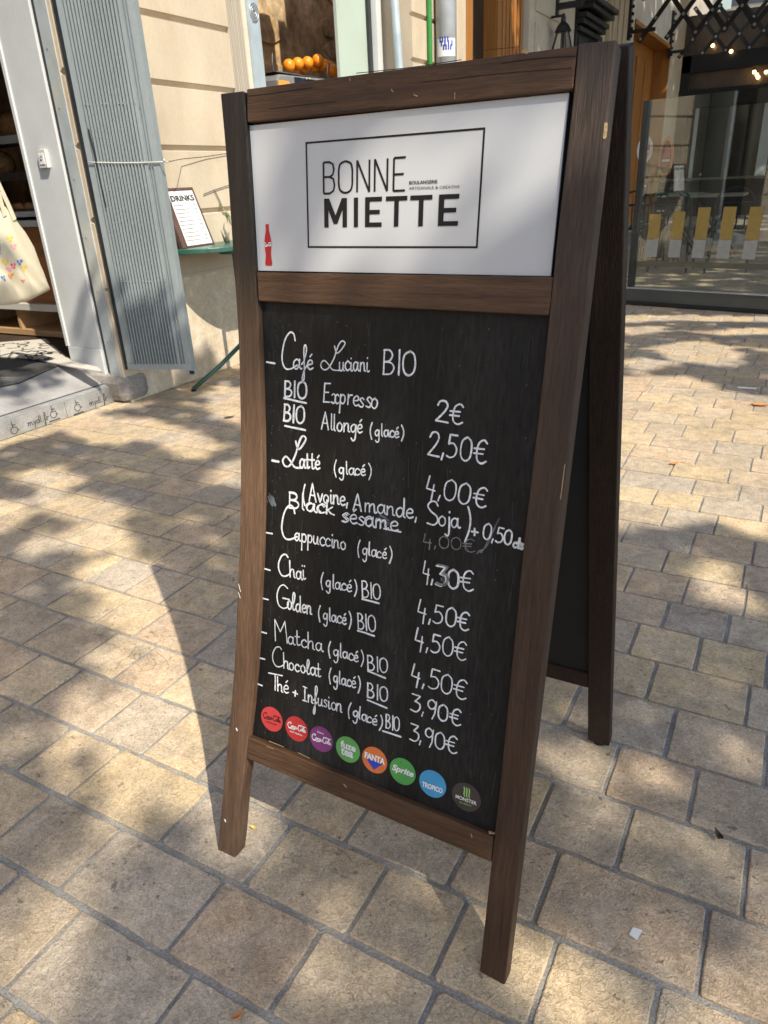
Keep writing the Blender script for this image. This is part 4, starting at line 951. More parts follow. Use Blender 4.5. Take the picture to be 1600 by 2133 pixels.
# string tied round it and wire running on to the right
mb = MB(); a, b = shp(185, 338, .016), shp(343, 337, .016)
q = [a+(b-a)*t+Vector((0, 0, -.004*sin(pi*t))) for t in [i/10 for i in range(11)]]
mb.tube(q+[b+SD*.01-SN*.02], .0035, M['string'], 6); mb.tube([b, b+Vector((0, 0, .012))+SN*.004], .005, M['string'], 6)
tag(mb.build('string', None, smooth=True), 'pale string tied across the ribbed grey shutter', 'string')
mb = MB(); e_ = onx(470, 320, XF+.010); pth = [b+SD*.01-SN*.02, onx(380, 331, XF+.03), onx(430, 326, XF+.012), e_, onx(520, 312, XF+.010)]
mb.tube(pth, .0022, M['wire'], 6); tag(mb.build('wire', None, smooth=True), 'thin dark wire stretched from the shutter along the cream wall', 'wire')
# sill block and shadowed base under the reveal
mb = MB(); mb.box((-2.86, 2.14, 0), (-2.485, 2.34, .165), M['concrete']); part(mb, 'sill_block', shop, bevel=.05)

# doorway ramp
ramp = thing('access_ramp', 'low grey metal wheelchair ramp with pictograms in front of the open doorway', 'ramp', (-2.8, 1.6, 0))
XR_ = -2.612
XK, ZK = -2.98, .215                              # back edge of the sloping deck
ZF = lambda x: .094+(ZK-.094)*min(1, max(0, (XR_-.006-x)/(XR_-.006-XK)))
mb = MB(); mb.slab([(XK, .5, 0), (XR_-.006, .5, 0), (XR_-.006, .5, .094), (XK, .5, ZK)], (0, 1.70, 0), M['ramp_top'])
for xa, xb, h in ((-2.66, -2.652, .003), (-2.64, -2.618, .005)): mb.slab([(xb, .5, ZF(xb)+.0005), (xb, .5, ZF(xb)+h), (xa, .5, ZF(xa)+h), (xa, .5, ZF(xa)+.0005)], (0, 1.70, 0), M['engrave'] if h < .004 else M['alu'])
mb.box((XR_-.006, 2.201, 0), (XR_-.10, 2.235, .094), M['ramp_top']); part(mb, 'deck', ramp, bevel=.0015)
DN = Vector((ZK-.094, 0, (XR_-.006)-XK)).normalized()
def deck(px, py): return onplane(px, py, (XR_-.006, 0, .094), DN)
ya, yb, yc = .55, onx(137, 850, XR_).y, 2.24
for y0, y1 in ((ya, yb-.003), (yb+.001, yc)):
    mb = MB(); mb.box((XR_-.005, y0, .004), (XR_, y1, .092), M['alu'])
    for k in range(int((y1-y0)/.012)):
        if k % 2: mb.box((XR_, y0+k*.012, .012), (XR_+.0008, y0+k*.012+.005, .084), M['alu'])
    fp = part(mb, 'front_panel', ramp)
    mk_ = MB(); FX = lambda u, v, h: Vector((XR_+.0016+h, u, v))
    cs = [onx(28, 893, XR_), onx(110, 860, XR_)] if y0 < 1 else [onx(160, 846, XR_), onx(245, 820, XR_)]
    for c in cs:
        u, v = c.y, c.z; s_ = .030
        for st in ([(-.1, 1.1), (-.1, 1.25)], [(-.1, .95), (-.05, .2), (.55, .2), (.8, -.45), (1.0, -.42)], [(-.08, .62), (.45, .62)],):
            ribbon(mk_, [(u+a*s_, v+b_*s_) for a, b_ in st], .0052, FX, M['engrave'])
        ribbon(mk_, [(u+s_*(.05+.62*cos(t)), v+s_*(-.30+.62*sin(t))) for t in [1.9+k*.3 for k in range(15)]], .0045, FX, M['engrave'])
        ribbon(mk_, [(u-s_*1.0, v-s_*1.35), (u+s_*1.1, v-s_*1.35)], .007, FX, M['engrave'])
    c = onx(80, 876, XR_) if y0 < 1 else onx(205, 835, XR_)
    st, adv = lay('mydl.fr', .0)
    for q in st: ribbon(mk_, [(c.y-.065+x*.13/adv, c.z-.012+y*.018) for x, y in q], .0042, FX, M['engrave'])
    o = mk_.build('pictograms', fix=False); sub(o, fp)

# inside the doorway
room = thing('shop_interior', 'dim brown shop room behind the open doorway', 'room', (-4.5, 1.5, 0))
mb = MB(); mb.box((-7.2, -1.5, .0), (-2.981, 4.6, .213), M['counter_dark']); part(mb, 'room_floor', room)
mb = MB(); mb.box((-7.3, -1.5, .0), (-7.2, 4.6, 3.2), M['shop_dark']); mb.box((-7.2, 4.6, 0), (-3.3, 4.7, 3.2), M['shop_dark']); mb.box((-7.2, -1.6, 0), (-2.8, -1.5, 3.2), M['shop_dark']); mb.box((-7.2, -1.6, 3.2), (-2.6, 4.7, 3.3), M['shop_dark']); part(mb, 'room_walls', room)
YC = 2.66
def cy(px, py): return ony(px, py, YC)
cnt = thing('display_counter', 'warm brown wooden bakery counter with pastry trays inside the doorway', 'counter', (-4.0, 2.9, .21))
zt = .46
x0c, x1c = -5.6, -3.15
z_sh1 = cy(60, 640).z; z_sh0 = cy(60, 690).z; z_top = cy(60, 462).z; z_glass = cy(60, 442).z
mb = MB(); mb.box((x0c, YC+.02, z_sh1+.03), (x1c, YC+.6, z_top-.03), M['counter']); part(mb, 'front_panel', cnt)
mb = MB(); mb.box((x0c, YC-.02, z_sh1-.02), (x1c, YC+.6, z_sh1+.028), M['shelf_white']); part(mb, 'ledge', cnt, bevel=.004)
mb = MB(); mb.box((x0c, YC, z_sh0-.03), (x1c, YC+.6, z_sh0+.012), M['counter_pale']); part(mb, 'bottom_board', cnt, bevel=.004)
dx = cy(38, 665).x
for xx in (dx, dx-.62, dx-1.24):
    mb = MB(); mb.box((xx-.012, YC+.005, z_sh0+.013), (xx+.012, YC+.6, z_sh1-.021), M['counter_pale']); part(mb, 'divider', cnt)
mb = MB(); mb.box((x0c, YC+.55, z_sh0+.013), (x1c-.002, YC+.59, z_sh1-.021), M['counter_dark']); mb.box((x0c, YC+.12, .2135), (x1c, YC+.6, z_sh0-.031), M['counter_dark']); part(mb, 'carcass', cnt)
mb = MB(); mb.box((x0c, YC-.05, z_top-.029), (x1c, YC+.6, z_top+.010), M['shelf_white']); mb.box((x0c, YC-.02, z_top+.030), (x1c, YC+.6, z_top+.045), M['shelf_white']); part(mb, 'worktop', cnt, bevel=.003)
tr = cy(45, 425)
tray = thing('pastry_tray', 'pale tray of baked pastries on the counter in the doorway', 'tray', (tr.x, YC+.15, z_top+.045))
mb = MB(); mb.box((tr.x-.32, YC+.0, z_top+.0455), (tr.x+.30, YC+.35, z_top+.062), M['shelf_white']); part(mb, 'tray_base', tray)
for k in range(6):
    mb = MB(); cx_ = tr.x-.26+.1*k; mb.tube([(cx_-.05, YC+.12, z_top+.082), (cx_-.02, YC+.09, z_top+.093), (cx_+.02, YC+.09, z_top+.093), (cx_+.05, YC+.12, z_top+.082)], [.006, .022, .022, .006], M['pastry'], 8); part(mb, 'pastry', tray, smooth=True)
# two wall shelves behind the counter
for py, lab in ((262, 'upper dim steel wall shelf above the bakery counter'), (352, 'lower dim steel wall shelf above the bakery counter')):
    p = cy(20, py); mb = MB(); mb.box((x0c, YC+.45, p.z-.03), (x1c+.1, YC+.95, p.z), M['steel']); mb.box((x0c, YC+.44, p.z-.052), (x1c+.1, YC+.449, p.z-.002), M['shelf_white'] if py < 300 else M['steel'])
    s = thing('wall_shelf', lab, 'shelf', (-4.5, YC+.7, p.z)); part(mb, 'shelf_board', s)
    mb = MB(); mb.tube([(p.x, YC+.9, p.z-.03), (p.x, YC+.9, p.z-.25)], .01, M['steel'], 6); part(mb, 'bracket', s)
    for k in range(4):
        mb = MB(); c = Vector((p.x-.9+.42*k+(.1 if py < 300 else 0), YC+.62, p.z)); mb.lathe([(.06, 0), (.085, .05), (.08, .11), (.04, .15), (.01, .16)], c, M['pastry'], 12)
        lo_ = part(mb, 'bread_loaf', s, smooth=True)

# rugs on the threshold
mb = MB(); a0 = [gnd(*p, .222) for p in [(0, 713), (95, 706), (150, 752), (205, 765), (215, 775), (130, 760), (60, 745), (0, 742)]]
mb.slab([(p.x, p.y, .216) for p in a0], (0, 0, .007), M['rug'])
rug = mb.build('patterned_rug', None); tag(rug, 'cream rug with dark squiggle pattern just inside the doorway', 'rug')
mb = MB(); rr_ = random.Random(3)
for k in range(46):
    px, py = rr_.uniform(5, 150), rr_.uniform(712, 750)
    if py < 706+max(0, (px-90))*.75+4 or py > 742+(px*.12) - 2: continue
    c = gnd(px, py, .2235); t0 = rr_.random()*6
    ribbon(mb, [(c.x+.05*cos(t0+t)*(1 if t < 2.4 else .7), c.y+.035*sin(t0+t)) for t in [i*.45 for i in range(8)]], .014, lambda u, v, h: Vector((u, v, .2238)), M['rug_dark'])
if mb.v: o = mb.build('rug_motif', fix=False); sub(o, rug)
mb = MB(); q = [deck(*p) for p in [(0, 748), (125, 762), (40, 800), (0, 808)]]
mb.slab([p+DN*.001 for p in q], DN*.006, M['mat']); mat_ = mb.build('door_mat', None); tag(mat_, 'dark ribbed door mat lying on the grey ramp deck', 'mat')
mb = MB(); L0, L1, R0, R1 = q[0], q[3], q[1], q[2]
for k in range(16):
    t = (k+.5)/16; a, b = L0.lerp(L1, t), R0.lerp(R1, t); ribbon(mb, [(a.x, a.y), (b.x, b.y)], .012, lambda u, v, h: Vector((u, v, ZF(u)+.0085)), M['mat_rib'], cap=False)
o = mb.build('mat_ribs', fix=False); sub(o, mat_)

# tote bag hanging in the doorway
XB = -2.74
bag = thing('tote_bag', 'cream canvas tote bag printed with small coloured bows, hanging in the doorway', 'bag', onx(40, 500, XB))
body = [(-40, 505), (-20, 455), (2, 437), (10, 430), (30, 455), (52, 484), (70, 515), (82, 545), (90, 565), (98, 590), (104, 603), (88, 612), (72, 620), (55, 627), (35, 633), (8, 636), (-20, 634), (-52, 622), (-60, 560)]
P2 = [onx(*p, XB) for p in body]; cyb = sum(p.y for p in P2)/len(P2); czb = sum(p.z for p in P2)/len(P2)
mb = MB(); nR = 14; P2 = [P2[i].lerp(P2[(i+1) % len(P2)], t/3) for i in range(len(P2)) for t in range(3)]; n = len(P2); vs = []
for side in (1, -1):
    for k in range(nR):
        s_ = 1-k/(nR-1)*.96
        for p in P2:
            y, z = cyb+(p.y-cyb)*s_, czb+(p.z-czb)*s_
            fold =   .024*noise.noise((y*17+z*6, z*5, side*3.1))+.019*sin(y*52+z*19+3*noise.noise((y*4, z*4, 1)))*min(1, (1-s_)*2)*max(0, min(1, (1.0-z)*3))
            vs.append((XB+side*(.032*math.sqrt(max(0, 1-s_*s_))+.002)+fold*(1-s_*.6), y, z))
fs = []
for sd in range(2):
    b = sd*nR*n
    for k in range(nR-1):
        for i in range(n): fs.append((b+k*n+i, b+k*n+(i+1) % n, b+(k+1)*n+(i+1) % n, b+(k+1)*n+i))
    fs.append(tuple(b+(nR-1)*n+i for i in range(n)))
for i in range(n): fs.append((i, (i+1) % n, nR*n+(i+1) % n, nR*n+i))
mb.add(vs, fs, M['canvas']); body_o = part(mb, 'bag_body', bag, smooth=True)
def bagx(y, z):      # front surface depth
    return XB+.052
for pa in ([(30, 458), (16, 425), (2, 395), (-12, 365), (-28, 345)], [(10, 450), (4, 430), (-4, 400), (-14, 370), (-28, 345)], [(-38, 505), (-36, 430), (-28, 345)]):
    mb = MB(); pts = [onx(*p, XB+.02) for p in pa]; w = Vector((0, .011, .004)); vs = []
    for p in pts: vs += [p-w+Vector((.004, 0, 0)), p+w+Vector((.004, 0, 0)), p+w-Vector((.0, 0, 0)), p-w]
    fs = []
    for i in range(len(pts)-1):
        a, b = 4*i, 4*i+4; fs += [(a, a+1, b+1, b), (a+1, a+2, b+2, b+1), (a+2, a+3, b+3, b+2), (a+3, a, b, b+3)]
    mb.add(vs, fs, M['canvas']); part(mb, 'strap', bag)
pr_ = MB(); bpy.context.view_layer.update(); bvh_dg = bpy.context.evaluated_depsgraph_get()
from mathutils.bvhtree import BVHTree
bvh = BVHTree.FromPolygons([tuple(v.co) for v in body_o.data.vertices], [tuple(f.vertices) for f in body_o.data.polygons])
def onbag(y, z):
    hit = bvh.ray_cast(Vector((XB+.4, y, z)), Vector((-1, 0, 0)), 1.0); return Vector((hit[0].x+.0012, y, z)) if hit[0] else Vector((XB+.03, y, z))
for (px, py), k in [((11, 545), 'yellow'), ((20, 560), 'pink'), ((27, 553), 'rose'), ((45, 546), 'blue'), ((54, 558), 'yellow'), ((24, 574), 'orange'), ((8, 579), 'blue'), ((31, 513), 'pink'), ((24, 497), 'yellow'), ((47, 585), 'rose')]:
    c = onx(px, py, XB+.04); s_ = .0105 if (px, py) != (47, 585) else .006
    for a0 in (.5, 2.64, 4.71):       # three rounded lobes of a bow
        cy_, cz_ = c.y+cos(a0)*s_, c.z+sin(a0)*s_*.9
        pr_.add([onbag(cy_+s_*.72*cos(t), cz_+s_*.72*sin(t)) for t in [j*pi/4 for j in range(8)]], [tuple(range(8))], M['pr_'+k])
for a_, b_ in (((2, 507), (2, 530)), ((2, 507), (-14, 500))):
    p_, q_ = onx(*a_, XB+.04), onx(*b_, XB+.04); pr_.tube([onbag(p_.y, p_.z), onbag(q_.y, q_.z)], .0014, M['engrave'], 5)
o = pr_.build('printed_bows'); sub(o, body_o)
mb = MB(); hk = onx(-28, 345, XB+.02); mb.tube([hk, hk+Vector((.0, -.5, .03)), (hk.x, hk.y-.5, .16)], .012, M['gunmetal'], 8)
mb.lathe([(.14, .0), (.14, .012), (.02, .03)], (hk.x, hk.y-.5, .155), M['gunmetal'], 18)
tag(mb.build('bag_stand', None), 'dark metal pole stand carrying the tote bag by the doorway', 'stand')

# ------------------------------------------------------------------ bistro table with menu by the wall
zt = .795
tc = Vector((XF+.006, 2.97, 0)); tr_ = .40; PC = Vector((-2.2, 2.90, 0))
tab = thing('bistro_table', 'half round dark green pedestal table against the cream wall', 'table', PC)
mb = MB(); half = [tc+Vector((tr_*sin(a), -tr_*cos(a), zt-.028)) for a in [k*pi/40 for k in range(41)]]
mb.slab(half, (0, 0, .028), M['green_metal']); part(mb, 'tabletop', tab, bevel=.004)
mb = MB(); mb.tube([PC+Vector((0, 0, .10)), PC+Vector((0, 0, zt-.029))], .016, M['green_metal'], 12); mb.lathe([(.09, zt-.045), (.09, zt-.029)], PC, M['green_metal'], 20); part(mb, 'column', tab, smooth=False)
lg0 = gnd(404, 815, 0)
for e_ in (lg0, Vector((-1.93, 2.66, 0)), Vector((-2.12, 3.30, 0))):
    mb = MB(); d_ = (PC-e_); mb.tube([e_+Vector((0, 0, .014)), e_+d_*.5+Vector((0, 0, .115)), PC+Vector((0, 0, .235))], .0135, M['green_metal'], 10); mb.tube([e_, e_+Vector((0, 0, .012))], .016, M['backing'], 8); part(mb, 'foot', tab, smooth=True)
# menu in frame
mx_ = -2.38
mp_ = lambda px, py: onx(px, py, mx_)
menu = thing('drinks_menu', 'small wood framed white drinks price list propped on the green table', 'menu', mp_(400, 510))
A_, B_, C_, D_ = mp_(379, 514), mp_(445.5, 505), mp_(417.5, 385), mp_(352, 389)
dz = zt+.001-min(A_.z, B_.z)
A_, B_, C_, D_ = [p+Vector((0, 0, dz)) for p in (A_, B_, C_, D_)]
A_.z = B_.z = zt+.001; C_.z = D_.z = (C_.z+D_.z)/2
D_.x = C_.x = mx_-.07
ux = (B_-A_).normalized(); wy_ = (B_-A_).length; uz = (D_-A_).normalized(); hz = (D_-A_).length; nn = ux.cross(uz).normalized(); nn = nn if nn.x > 0 else -nn
mb = MB()
def mq(s, t, h=0): return A_+(B_-A_)*s+((D_-A_)*(1-s)+(C_-B_)*s)*t+nn*h
mb.hexa([mq(0, 0), mq(1, 0), mq(1, 1), mq(0, 1)]+[mq(*p, -.018) for p in ((0, 0), (1, 0), (1, 1), (0, 1))], M['menu_wood'])
fw = .06
mb.hexa([mq(0, 0, .006), mq(.16, 0, .006), mq(.16, 1, .006), mq(0, 1, .006)]+[mq(*p, 0) for p in ((0, 0), (.16, 0), (.16, 1), (0, 1))], M['menu_wood'])
for r0, r1 in (((.16, 0), (1, .025)), ((.16, .955), (1, 1))):
    mb.hexa([mq(r0[0], r0[1], .006), mq(r1[0], r0[1], .006), mq(r1[0], r1[1], .006), mq(r0[0], r1[1], .006)]+[mq(r0[0], r0[1], 0), mq(r1[0], r0[1], 0), mq(r1[0], r1[1], 0), mq(r0[0], r1[1], 0)], M['menu_wood'])
mb.hexa([mq(.965, .025, .006), mq(1, .025, .006), mq(1, .955, .006), mq(.965, .955, .006)]+[mq(.965, .025, 0), mq(1, .025, 0), mq(1, .955, 0), mq(.965, .955, 0)], M['menu_wood'])
part(mb, 'frame', menu)
mb = MB(); mb.hexa([mq(.165, .03, .003), mq(.96, .03, .003), mq(.96, .95, .003), mq(.165, .95, .003)]+[mq(*p, .0005) for p in ((.165, .03), (.96, .03), (.96, .95), (.165, .95))], M['paper'])
sheet = part(mb, 'sheet', menu)
mb = MB(); put_type(mb, 'DRINKS', lambda x, y: mq(.19+.74*x, .775+.10*y, .0036), M['ink'], .04)
for k in range(10):
    t = .70-.066*k; w = .30+.18*((k*37 % 10)/10)
    for x in range(9):
        if x*.05 < w: mb.add([mq(.21+x*.05, t, .0036), mq(.21+x*.05+.036, t, .0036), mq(.21+x*.05+.036, t+.016, .0036), mq(.21+x*.05, t+.016, .0036)], [(0, 1, 2, 3)], M['engrave'])
    for x in range(2): mb.add([mq(.80+x*.055, t, .0036), mq(.84+x*.055, t, .0036), mq(.84+x*.055, t+.015, .0036), mq(.80+x*.055, t+.015, .0036)], [(0, 1, 2, 3)], M['engrave'])
o = mb.build('menu_text', fix=False); sub(o, sheet)
# driftwood ornament on the table, sprig on the wire
c = onx(472, 503, -2.36); c.z = zt
dw = MB()
for pts, r in [([(0, 0, 0), (.005, .004, .04), (0, -.01, .085), (.004, -.004, .115)], [.012, .010, .006, .002]), ([(0, .018, 0), (0, .020, .03), (0, .034, .062)], [.010, .007, .002]), ([(0, -.012, .01), (.002, -.03, .05), (0, -.04, .075)], [.008, .005, .002])]:
    dw.tube([c+Vector(p) for p in pts], r, M['twig'], 7)
tag(dw.build('driftwood', None, smooth=True), 'small grey driftwood ornament standing on the green table', 'ornament')
sp = thing('hanging_sprig', 'dry stem with a few green leaves hanging on the cream wall above the table', 'plant', onx(470, 440, XF+.03))
mb = MB(); mb.tube([onx(*p, XF+.008) for p in [(424, 405), (446, 396), (470, 388), (500, 380)]], .0024, M['wire'], 6); mb.tube([onx(*p, XF+.010) for p in [(447, 396), (455, 412), (463, 430), (472, 440), (478, 452)]], .0035, M['twig'], 6); part(mb, 'stem', sp)
for k, (a, b) in enumerate([((457, 418), (461, 432)), ((462, 431), (470, 440)), ((468, 436), (477, 447)), ((474, 444), (476, 458)), ((477, 447), (484, 462))]):
    p, q = onx(*a, XF+.012), onx(*b, XF+.02); d = (q-p); w = Vector((.02, d.z, -d.y)).normalized()*.010
    mb = MB(); mb.slab([p, p+d*.4+w, q, p+d*.5-w], (.0012, 0, 0), M['leaf_sprig']); part(mb, 'leaf', sp)

# ------------------------------------------------------------------ shop window to the right of the cream wall
def yx(px, X=XF, py=60): return onx(px, py, X).y
win = thing('shop_window', 'tall bakery window between striped cladding and a pale mint panel', 'window', (-2.6, 4.4, 0))
y_a, y_b = y_col, yx(513, XF, 23)+.0
mb = MB(); mb.box((XF-.12, y_a+.002, 0), (XF-.01, y_b-.045, 4.2), M['col_wood'])
for k in range(9): mb.box((XF-.0102, y_a+.012+k*(y_b-.05-y_a)/9, 0.002), (XF-.0065, y_a+.022+k*(y_b-.05-y_a)/9, 4.198), M['col_wood'])
part(mb, 'cladding', win)
mb = MB(); mb.box((XF-.12, y_b-.044, 0), (XF-.002, y_b-.002, 4.2), M['stone_pale']); part(mb, 'edge_strip', win)
y_c = yx(536, XF, 23)
mb = MB(); mb.box((XF-.10, y_b, 0), (XF+.012, y_c, 4.2), M['rail_metal']); mb.box((XF+.012, y_b+.002, 0), (XF+.018, y_b+.03, 4.198), M['rail_metal'])
c = onx(529, 24, XF+.02); 
for r in (.045, .030, .016): mb.tube([c+Vector((0, r*cos(a), r*sin(a))) for a in [k*pi/10 for k in range(21)]], .004, M['zinc'], 6)
part(mb, 'guide_rail', win, bevel=.003)
y_d, y_e, y_f, y_g = yx(704), yx(764), yx(786), yx(796)
mb = MB(); mb.box((XF-.10, yx(703, XF-.075, 60), .75), (XF-.075, yx(763, XF-.075, 60), 3.59), M['mint_panel']); part(mb, 'mint_panel', win)
mb = MB(); mb.box((XF-.12, yx(763, XF-.075, 60)+.002, 0), (XF-.05, y_f, 4.2), M['gunmetal']); part(mb, 'frame', win)
mb = MB(); mb.box((XF-.12, y_f+.001, 0), (XF-.004, y_g, 4.2), M['door_white']); part(mb, 'frame', win)
mb = MB(); mb.box((XF-.12, y_c+.001, 0), (XF-.01, y_e, .74), M['stone_cream']); mb.box((XF-.16, y_c+.001, .741), (XF+.03, y_e-.001, .78), M['counter_pale']); part(mb, 'sill', win)
mb = MB(); mb.box((XF-.12, y_c+.001, 3.6), (XF-.01, y_e, 4.2), M['stone_cream']); part(mb, 'window_head', win)
room2 = thing('juice_room', 'shop room with an old tan stone wall behind the window', 'room', (-4, 5, 0))
mb = MB(); mb.box((-4.1, 3.3, 0), (-3.9, 10.2, 5.2), M['stone_tan'])
rw = random.Random(8)                              # rough stones standing proud of the wall
for k in range(90):
    y, z = rw.uniform(4.2, 9.5), rw.uniform(1.0, 3.2); w, h = rw.uniform(.10, .30), rw.uniform(.06, .15); d = rw.uniform(.004, .018)
    pts = [(y+w*cos(a)*rw.uniform(.75, 1.1), z+h*sin(a)*rw.uniform(.75, 1.1)) for a in [j*pi/4+.2 for j in range(8)]]
    mb.slab([(-3.9+.001*k/70, p[0], p[1]) for p in pts], (d, 0, 0), M['stone_tan'])
part(mb, 'room_wall', room2, bevel=.012)
mb = MB(); mb.box((-3.9, 10.0, 0), (-2.7, 10.2, 3.6), M['stone_tan']); mb.box((-3.9, 3.2, 0), (-2.7, 3.3, 3.6), M['stone_tan']); mb.box((-5.2, 3.3, -.01), (-2.62, 10.0, .03), M['counter_dark']); part(mb, 'room_shell', room2)  # no ceiling: left open so sky light brightens the tan wall
XJ = -2.78
jb0, jb1 = onx(575, 182, XJ), onx(700, 150, XJ)
jz = onx(620, 158, XJ).z
ct_ = thing('window_counter', 'pale wooden counter inside the bakery window under the juicer', 'counter', (XJ, 4.9, 0))
mb = MB(); mb.box((XJ-.45, 4.0, jz-.46), (XJ+.30, 6.0, jz-.42), M['counter_pale']); part(mb, 'worktop', ct_)
for yy in (4.1, 5.8):
    
    for xx in (-.4, .2): mb = MB(); mb.box((XJ+xx, yy, .04), (XJ+xx+.06, yy+.06, jz-.4605), M['counter_pale']); part(mb, 'leg', ct_)
ju = thing('orange_juicer', 'grey countertop orange juicer with an orange label in the window', 'juicer', (XJ-.12, 5.0, jz-.42))
ya_, yb_ = jb0.y, jb1.y-.06
mb = MB(); z0 = jz-.42
prof = [(ya_, z0), (yb_, z0), (yb_+.02, jz-.10), (yb_-.03, jz-.012), (yb_-.12, jz+.005), (ya_+.03, jz-.01), (ya_, jz-.05)]
mb.slab([(XJ+.02, p[0], p[1]) for p in prof], (-.26, 0, 0), M['juicer']); part(mb, 'housing', ju, bevel=.012)
q = lambda px, py: onx(px, py, XJ+.026)
mb = MB(); a, b = q(580, 166), q(604, 176); mb.box((XJ+.0212, a.y, b.z-.05), (XJ+.025, b.y, a.z), M['juicer_orange']); part(mb, 'label', ju)
mb = MB(); a, b = q(614, 160), q(657, 178); mb.box((XJ+.0212, a.y, b.z-.06), (XJ+.026, b.y, a.z), M['juicer_dark']); part(mb, 'display', ju)
mb = MB()
for px in (639, 645): c = q(px, 163); mb.box((XJ+.0262, c.y-.006, c.z-.006), (XJ+.028, c.y+.006, c.z+.006), M['shelf_white'])
part(mb, 'button', ju)
mb = MB(); mb.box((XJ-.23, ya_+.02, jz+.006), (XJ+.0, yb_-.02, jz+.012), M['steel'])
for yy in (ya_+.02, yb_-.03): mb.tube([(XJ-.02, yy, jz+.01), (XJ-.02, yy-.01, jz+.06), (XJ-.02, yy+.004, jz+.12)], .004, M['steel'], 6)
part(mb, 'hopper', ju)
og = []
for (px, py), xo in [((602, 137), 0), ((621, 133), -.02), ((641, 131), .0), ((662, 126), -.03), ((612, 144), -.09), ((632, 142), -.08), ((655, 140), -.10), ((676, 136), -.03), ((686, 140), -.05), ((668, 136), -.12), ((693, 147), .01)]:
    c = onx(px, py, XJ-.06+xo); r = .046
    o = MB(); o.sphere((0, 0, 0), r, M['orange_skin'], 18, 12, (1, 1, .96)); o.tube([(0, 0, r*.94), (0, 0, r*.98)], .004, M['leaf_sprig'], 6)
    og.append((c, o))
olab = ['single orange at the end of the pile nearest the guide rail', 'second large orange from the left on top of the juicer', 'third large orange from the left on top of the juicer', 'highest orange at the right of the pile on the juicer',
        'orange half hidden at the lower left of the pile on the juicer', 'orange half hidden low in the middle of the pile on the juicer', 'orange half hidden behind the highest one on the juicer', 'small looking orange right of the highest one on the juicer',
        'second orange from the right end of the juicer pile', 'orange tucked behind the right end of the juicer pile', 'orange hanging over the juicer edge nearest the mint panel']
first = None
for (c, o), lb in zip(og, olab):
    if first is None: first = ob = o.build('orange', None, smooth=True)
    else: ob = first.copy(); COL.objects.link(ob)
    ob.location = c; ob.rotation_euler = (random.random(), random.random(), 0); tag(ob, lb, 'orange', 'oranges on the juicer')

# ------------------------------------------------------------------ next building: pier, pipes, honey-coloured windows, dark shop front
X2 = -2.25
nb = thing('corner_building', 'pale stone building with honey wood windows and dark shop front', 'building', (-2.4, 8, 0))
Y = lambda px, py=60: onx(px, py, X2).y
ypA = 5.47; ypB = Y(945)
mb = MB(); courses(mb, X2, ypA, ypB, 0, 5.2, [.33, .66, .99, 1.32, 1.645, 1.975, 2.285, 2.6, 2.95, 3.3], M['stone_cream'], depth=.4); part(mb, 'pier', nb, bevel=0)
mb = MB(); mb.box((X2-.4, ypB+.03, 0), (X2+.02, Y(967), 5.2), M['stone_cream']); part(mb, 'pilaster', nb, bevel=.01)
mb = MB(); mb.box((X2-.5, ypB-.02, 0), (X2-.12, ypB+.05, 5.2), M['counter_dark']); part(mb, 'recess', nb)
def bay(px0, px1, x_off, mat, name, z0=0, z1=5.2, depth=.25, bevel=.006, **k):
    m_ = MB(); m_.box((X2+x_off-depth, Y(px0)+.002, z0), (X2+x_off, Y(px1)-.002, z1), mat); return part(m_, name, nb, bevel=bevel)
bay(967, 982, -.22, M['dark_glass'], 'window_glass', depth=.03, bevel=0)
bay(982, 1006, -.10, M['orange_wood'], 'window_frame')
bay(1006, 1050, -.22, M['dark_glass'], 'window_glass', depth=.03, bevel=0)
wf = bay(1050, 1101, -.06, M['orange_wood'], 'window_frame')
mb = MB()
for k in range(6):
    a = Y(1056)+(Y(1100)-Y(1056))*k/6; mb.box((X2-.0602, a+.02, 0.01), (X2-.045, a+.075, 5.19), M['orange_wood'])
o = mb.build('fluting', bevel=.006); sub(o, wf)
c0, c1 = onx(1017, 112, X2-.20), onx(1042, 80, X2-.20)
mb = MB(); pts = [(c0.y, c0.z-.5), (c1.y, c0.z-.5), (c1.y, c1.z-.06), (c1.y-.10, c1.z+.02), (c0.y+.08, c1.z-.14)]
mb.slab([(X2-.19, *p) for p in pts], (.012, 0, 0), M['paper'])
part(mb, 'window_notice', nb)
yS0, yS1 = Y(1103), Y(1197)
mb = MB(); mb.box((X2-.3, yS0+.002, 0), (X2, yS1, 5.2), M['stone_pale'])
for z0, z1 in ((.5, 1.9), (2.02, 2.62), (2.72, 3.4)):     # raised panels
    mb.box((X2+.0005, yS0+.18, z0), (X2+.018, yS1-.08, z1), M['stone_pale'])
part(mb, 'stone_panel', nb, bevel=.008)
# dark shop front with heavy cornice
yD0, yD1 = Y(1196), Y(1243)
mb = MB(); mb.box((X2-.3, yD0+.01, 0), (X2+.03, yD1, 3.9), M['black_paint'])
for z, o_ in ((2.72, .05), (2.80, .09), (2.86, .13), (2.95, .20), (3.01, .25)): mb.box((X2-.3, yD0+.009, z), (X2+.03+o_, yD1+.05, z+.058), M['black_paint'])
for k in range(2): mb.box((X2+.03, yD0+.12+k*.55, 2.2), (X2+.045, yD0+.52+k*.55, 2.68), M['gunmetal'])
part(mb, 'dark_shop_front', nb, bevel=.006)
yE0, yE1, yF1 = Y(1243), Y(1264), Y(1300)
mb = MB(); mb.box((X2-.3, yE0+.03, 0), (X2-.02, yE1, 5.2), M['stone_pale']); part(mb, 'stone_strip', nb)
mb = MB(); mb.box((X2-.3, yE1+.002, 0), (X2+.05, yF1, 5.2), M['stone_cream'])
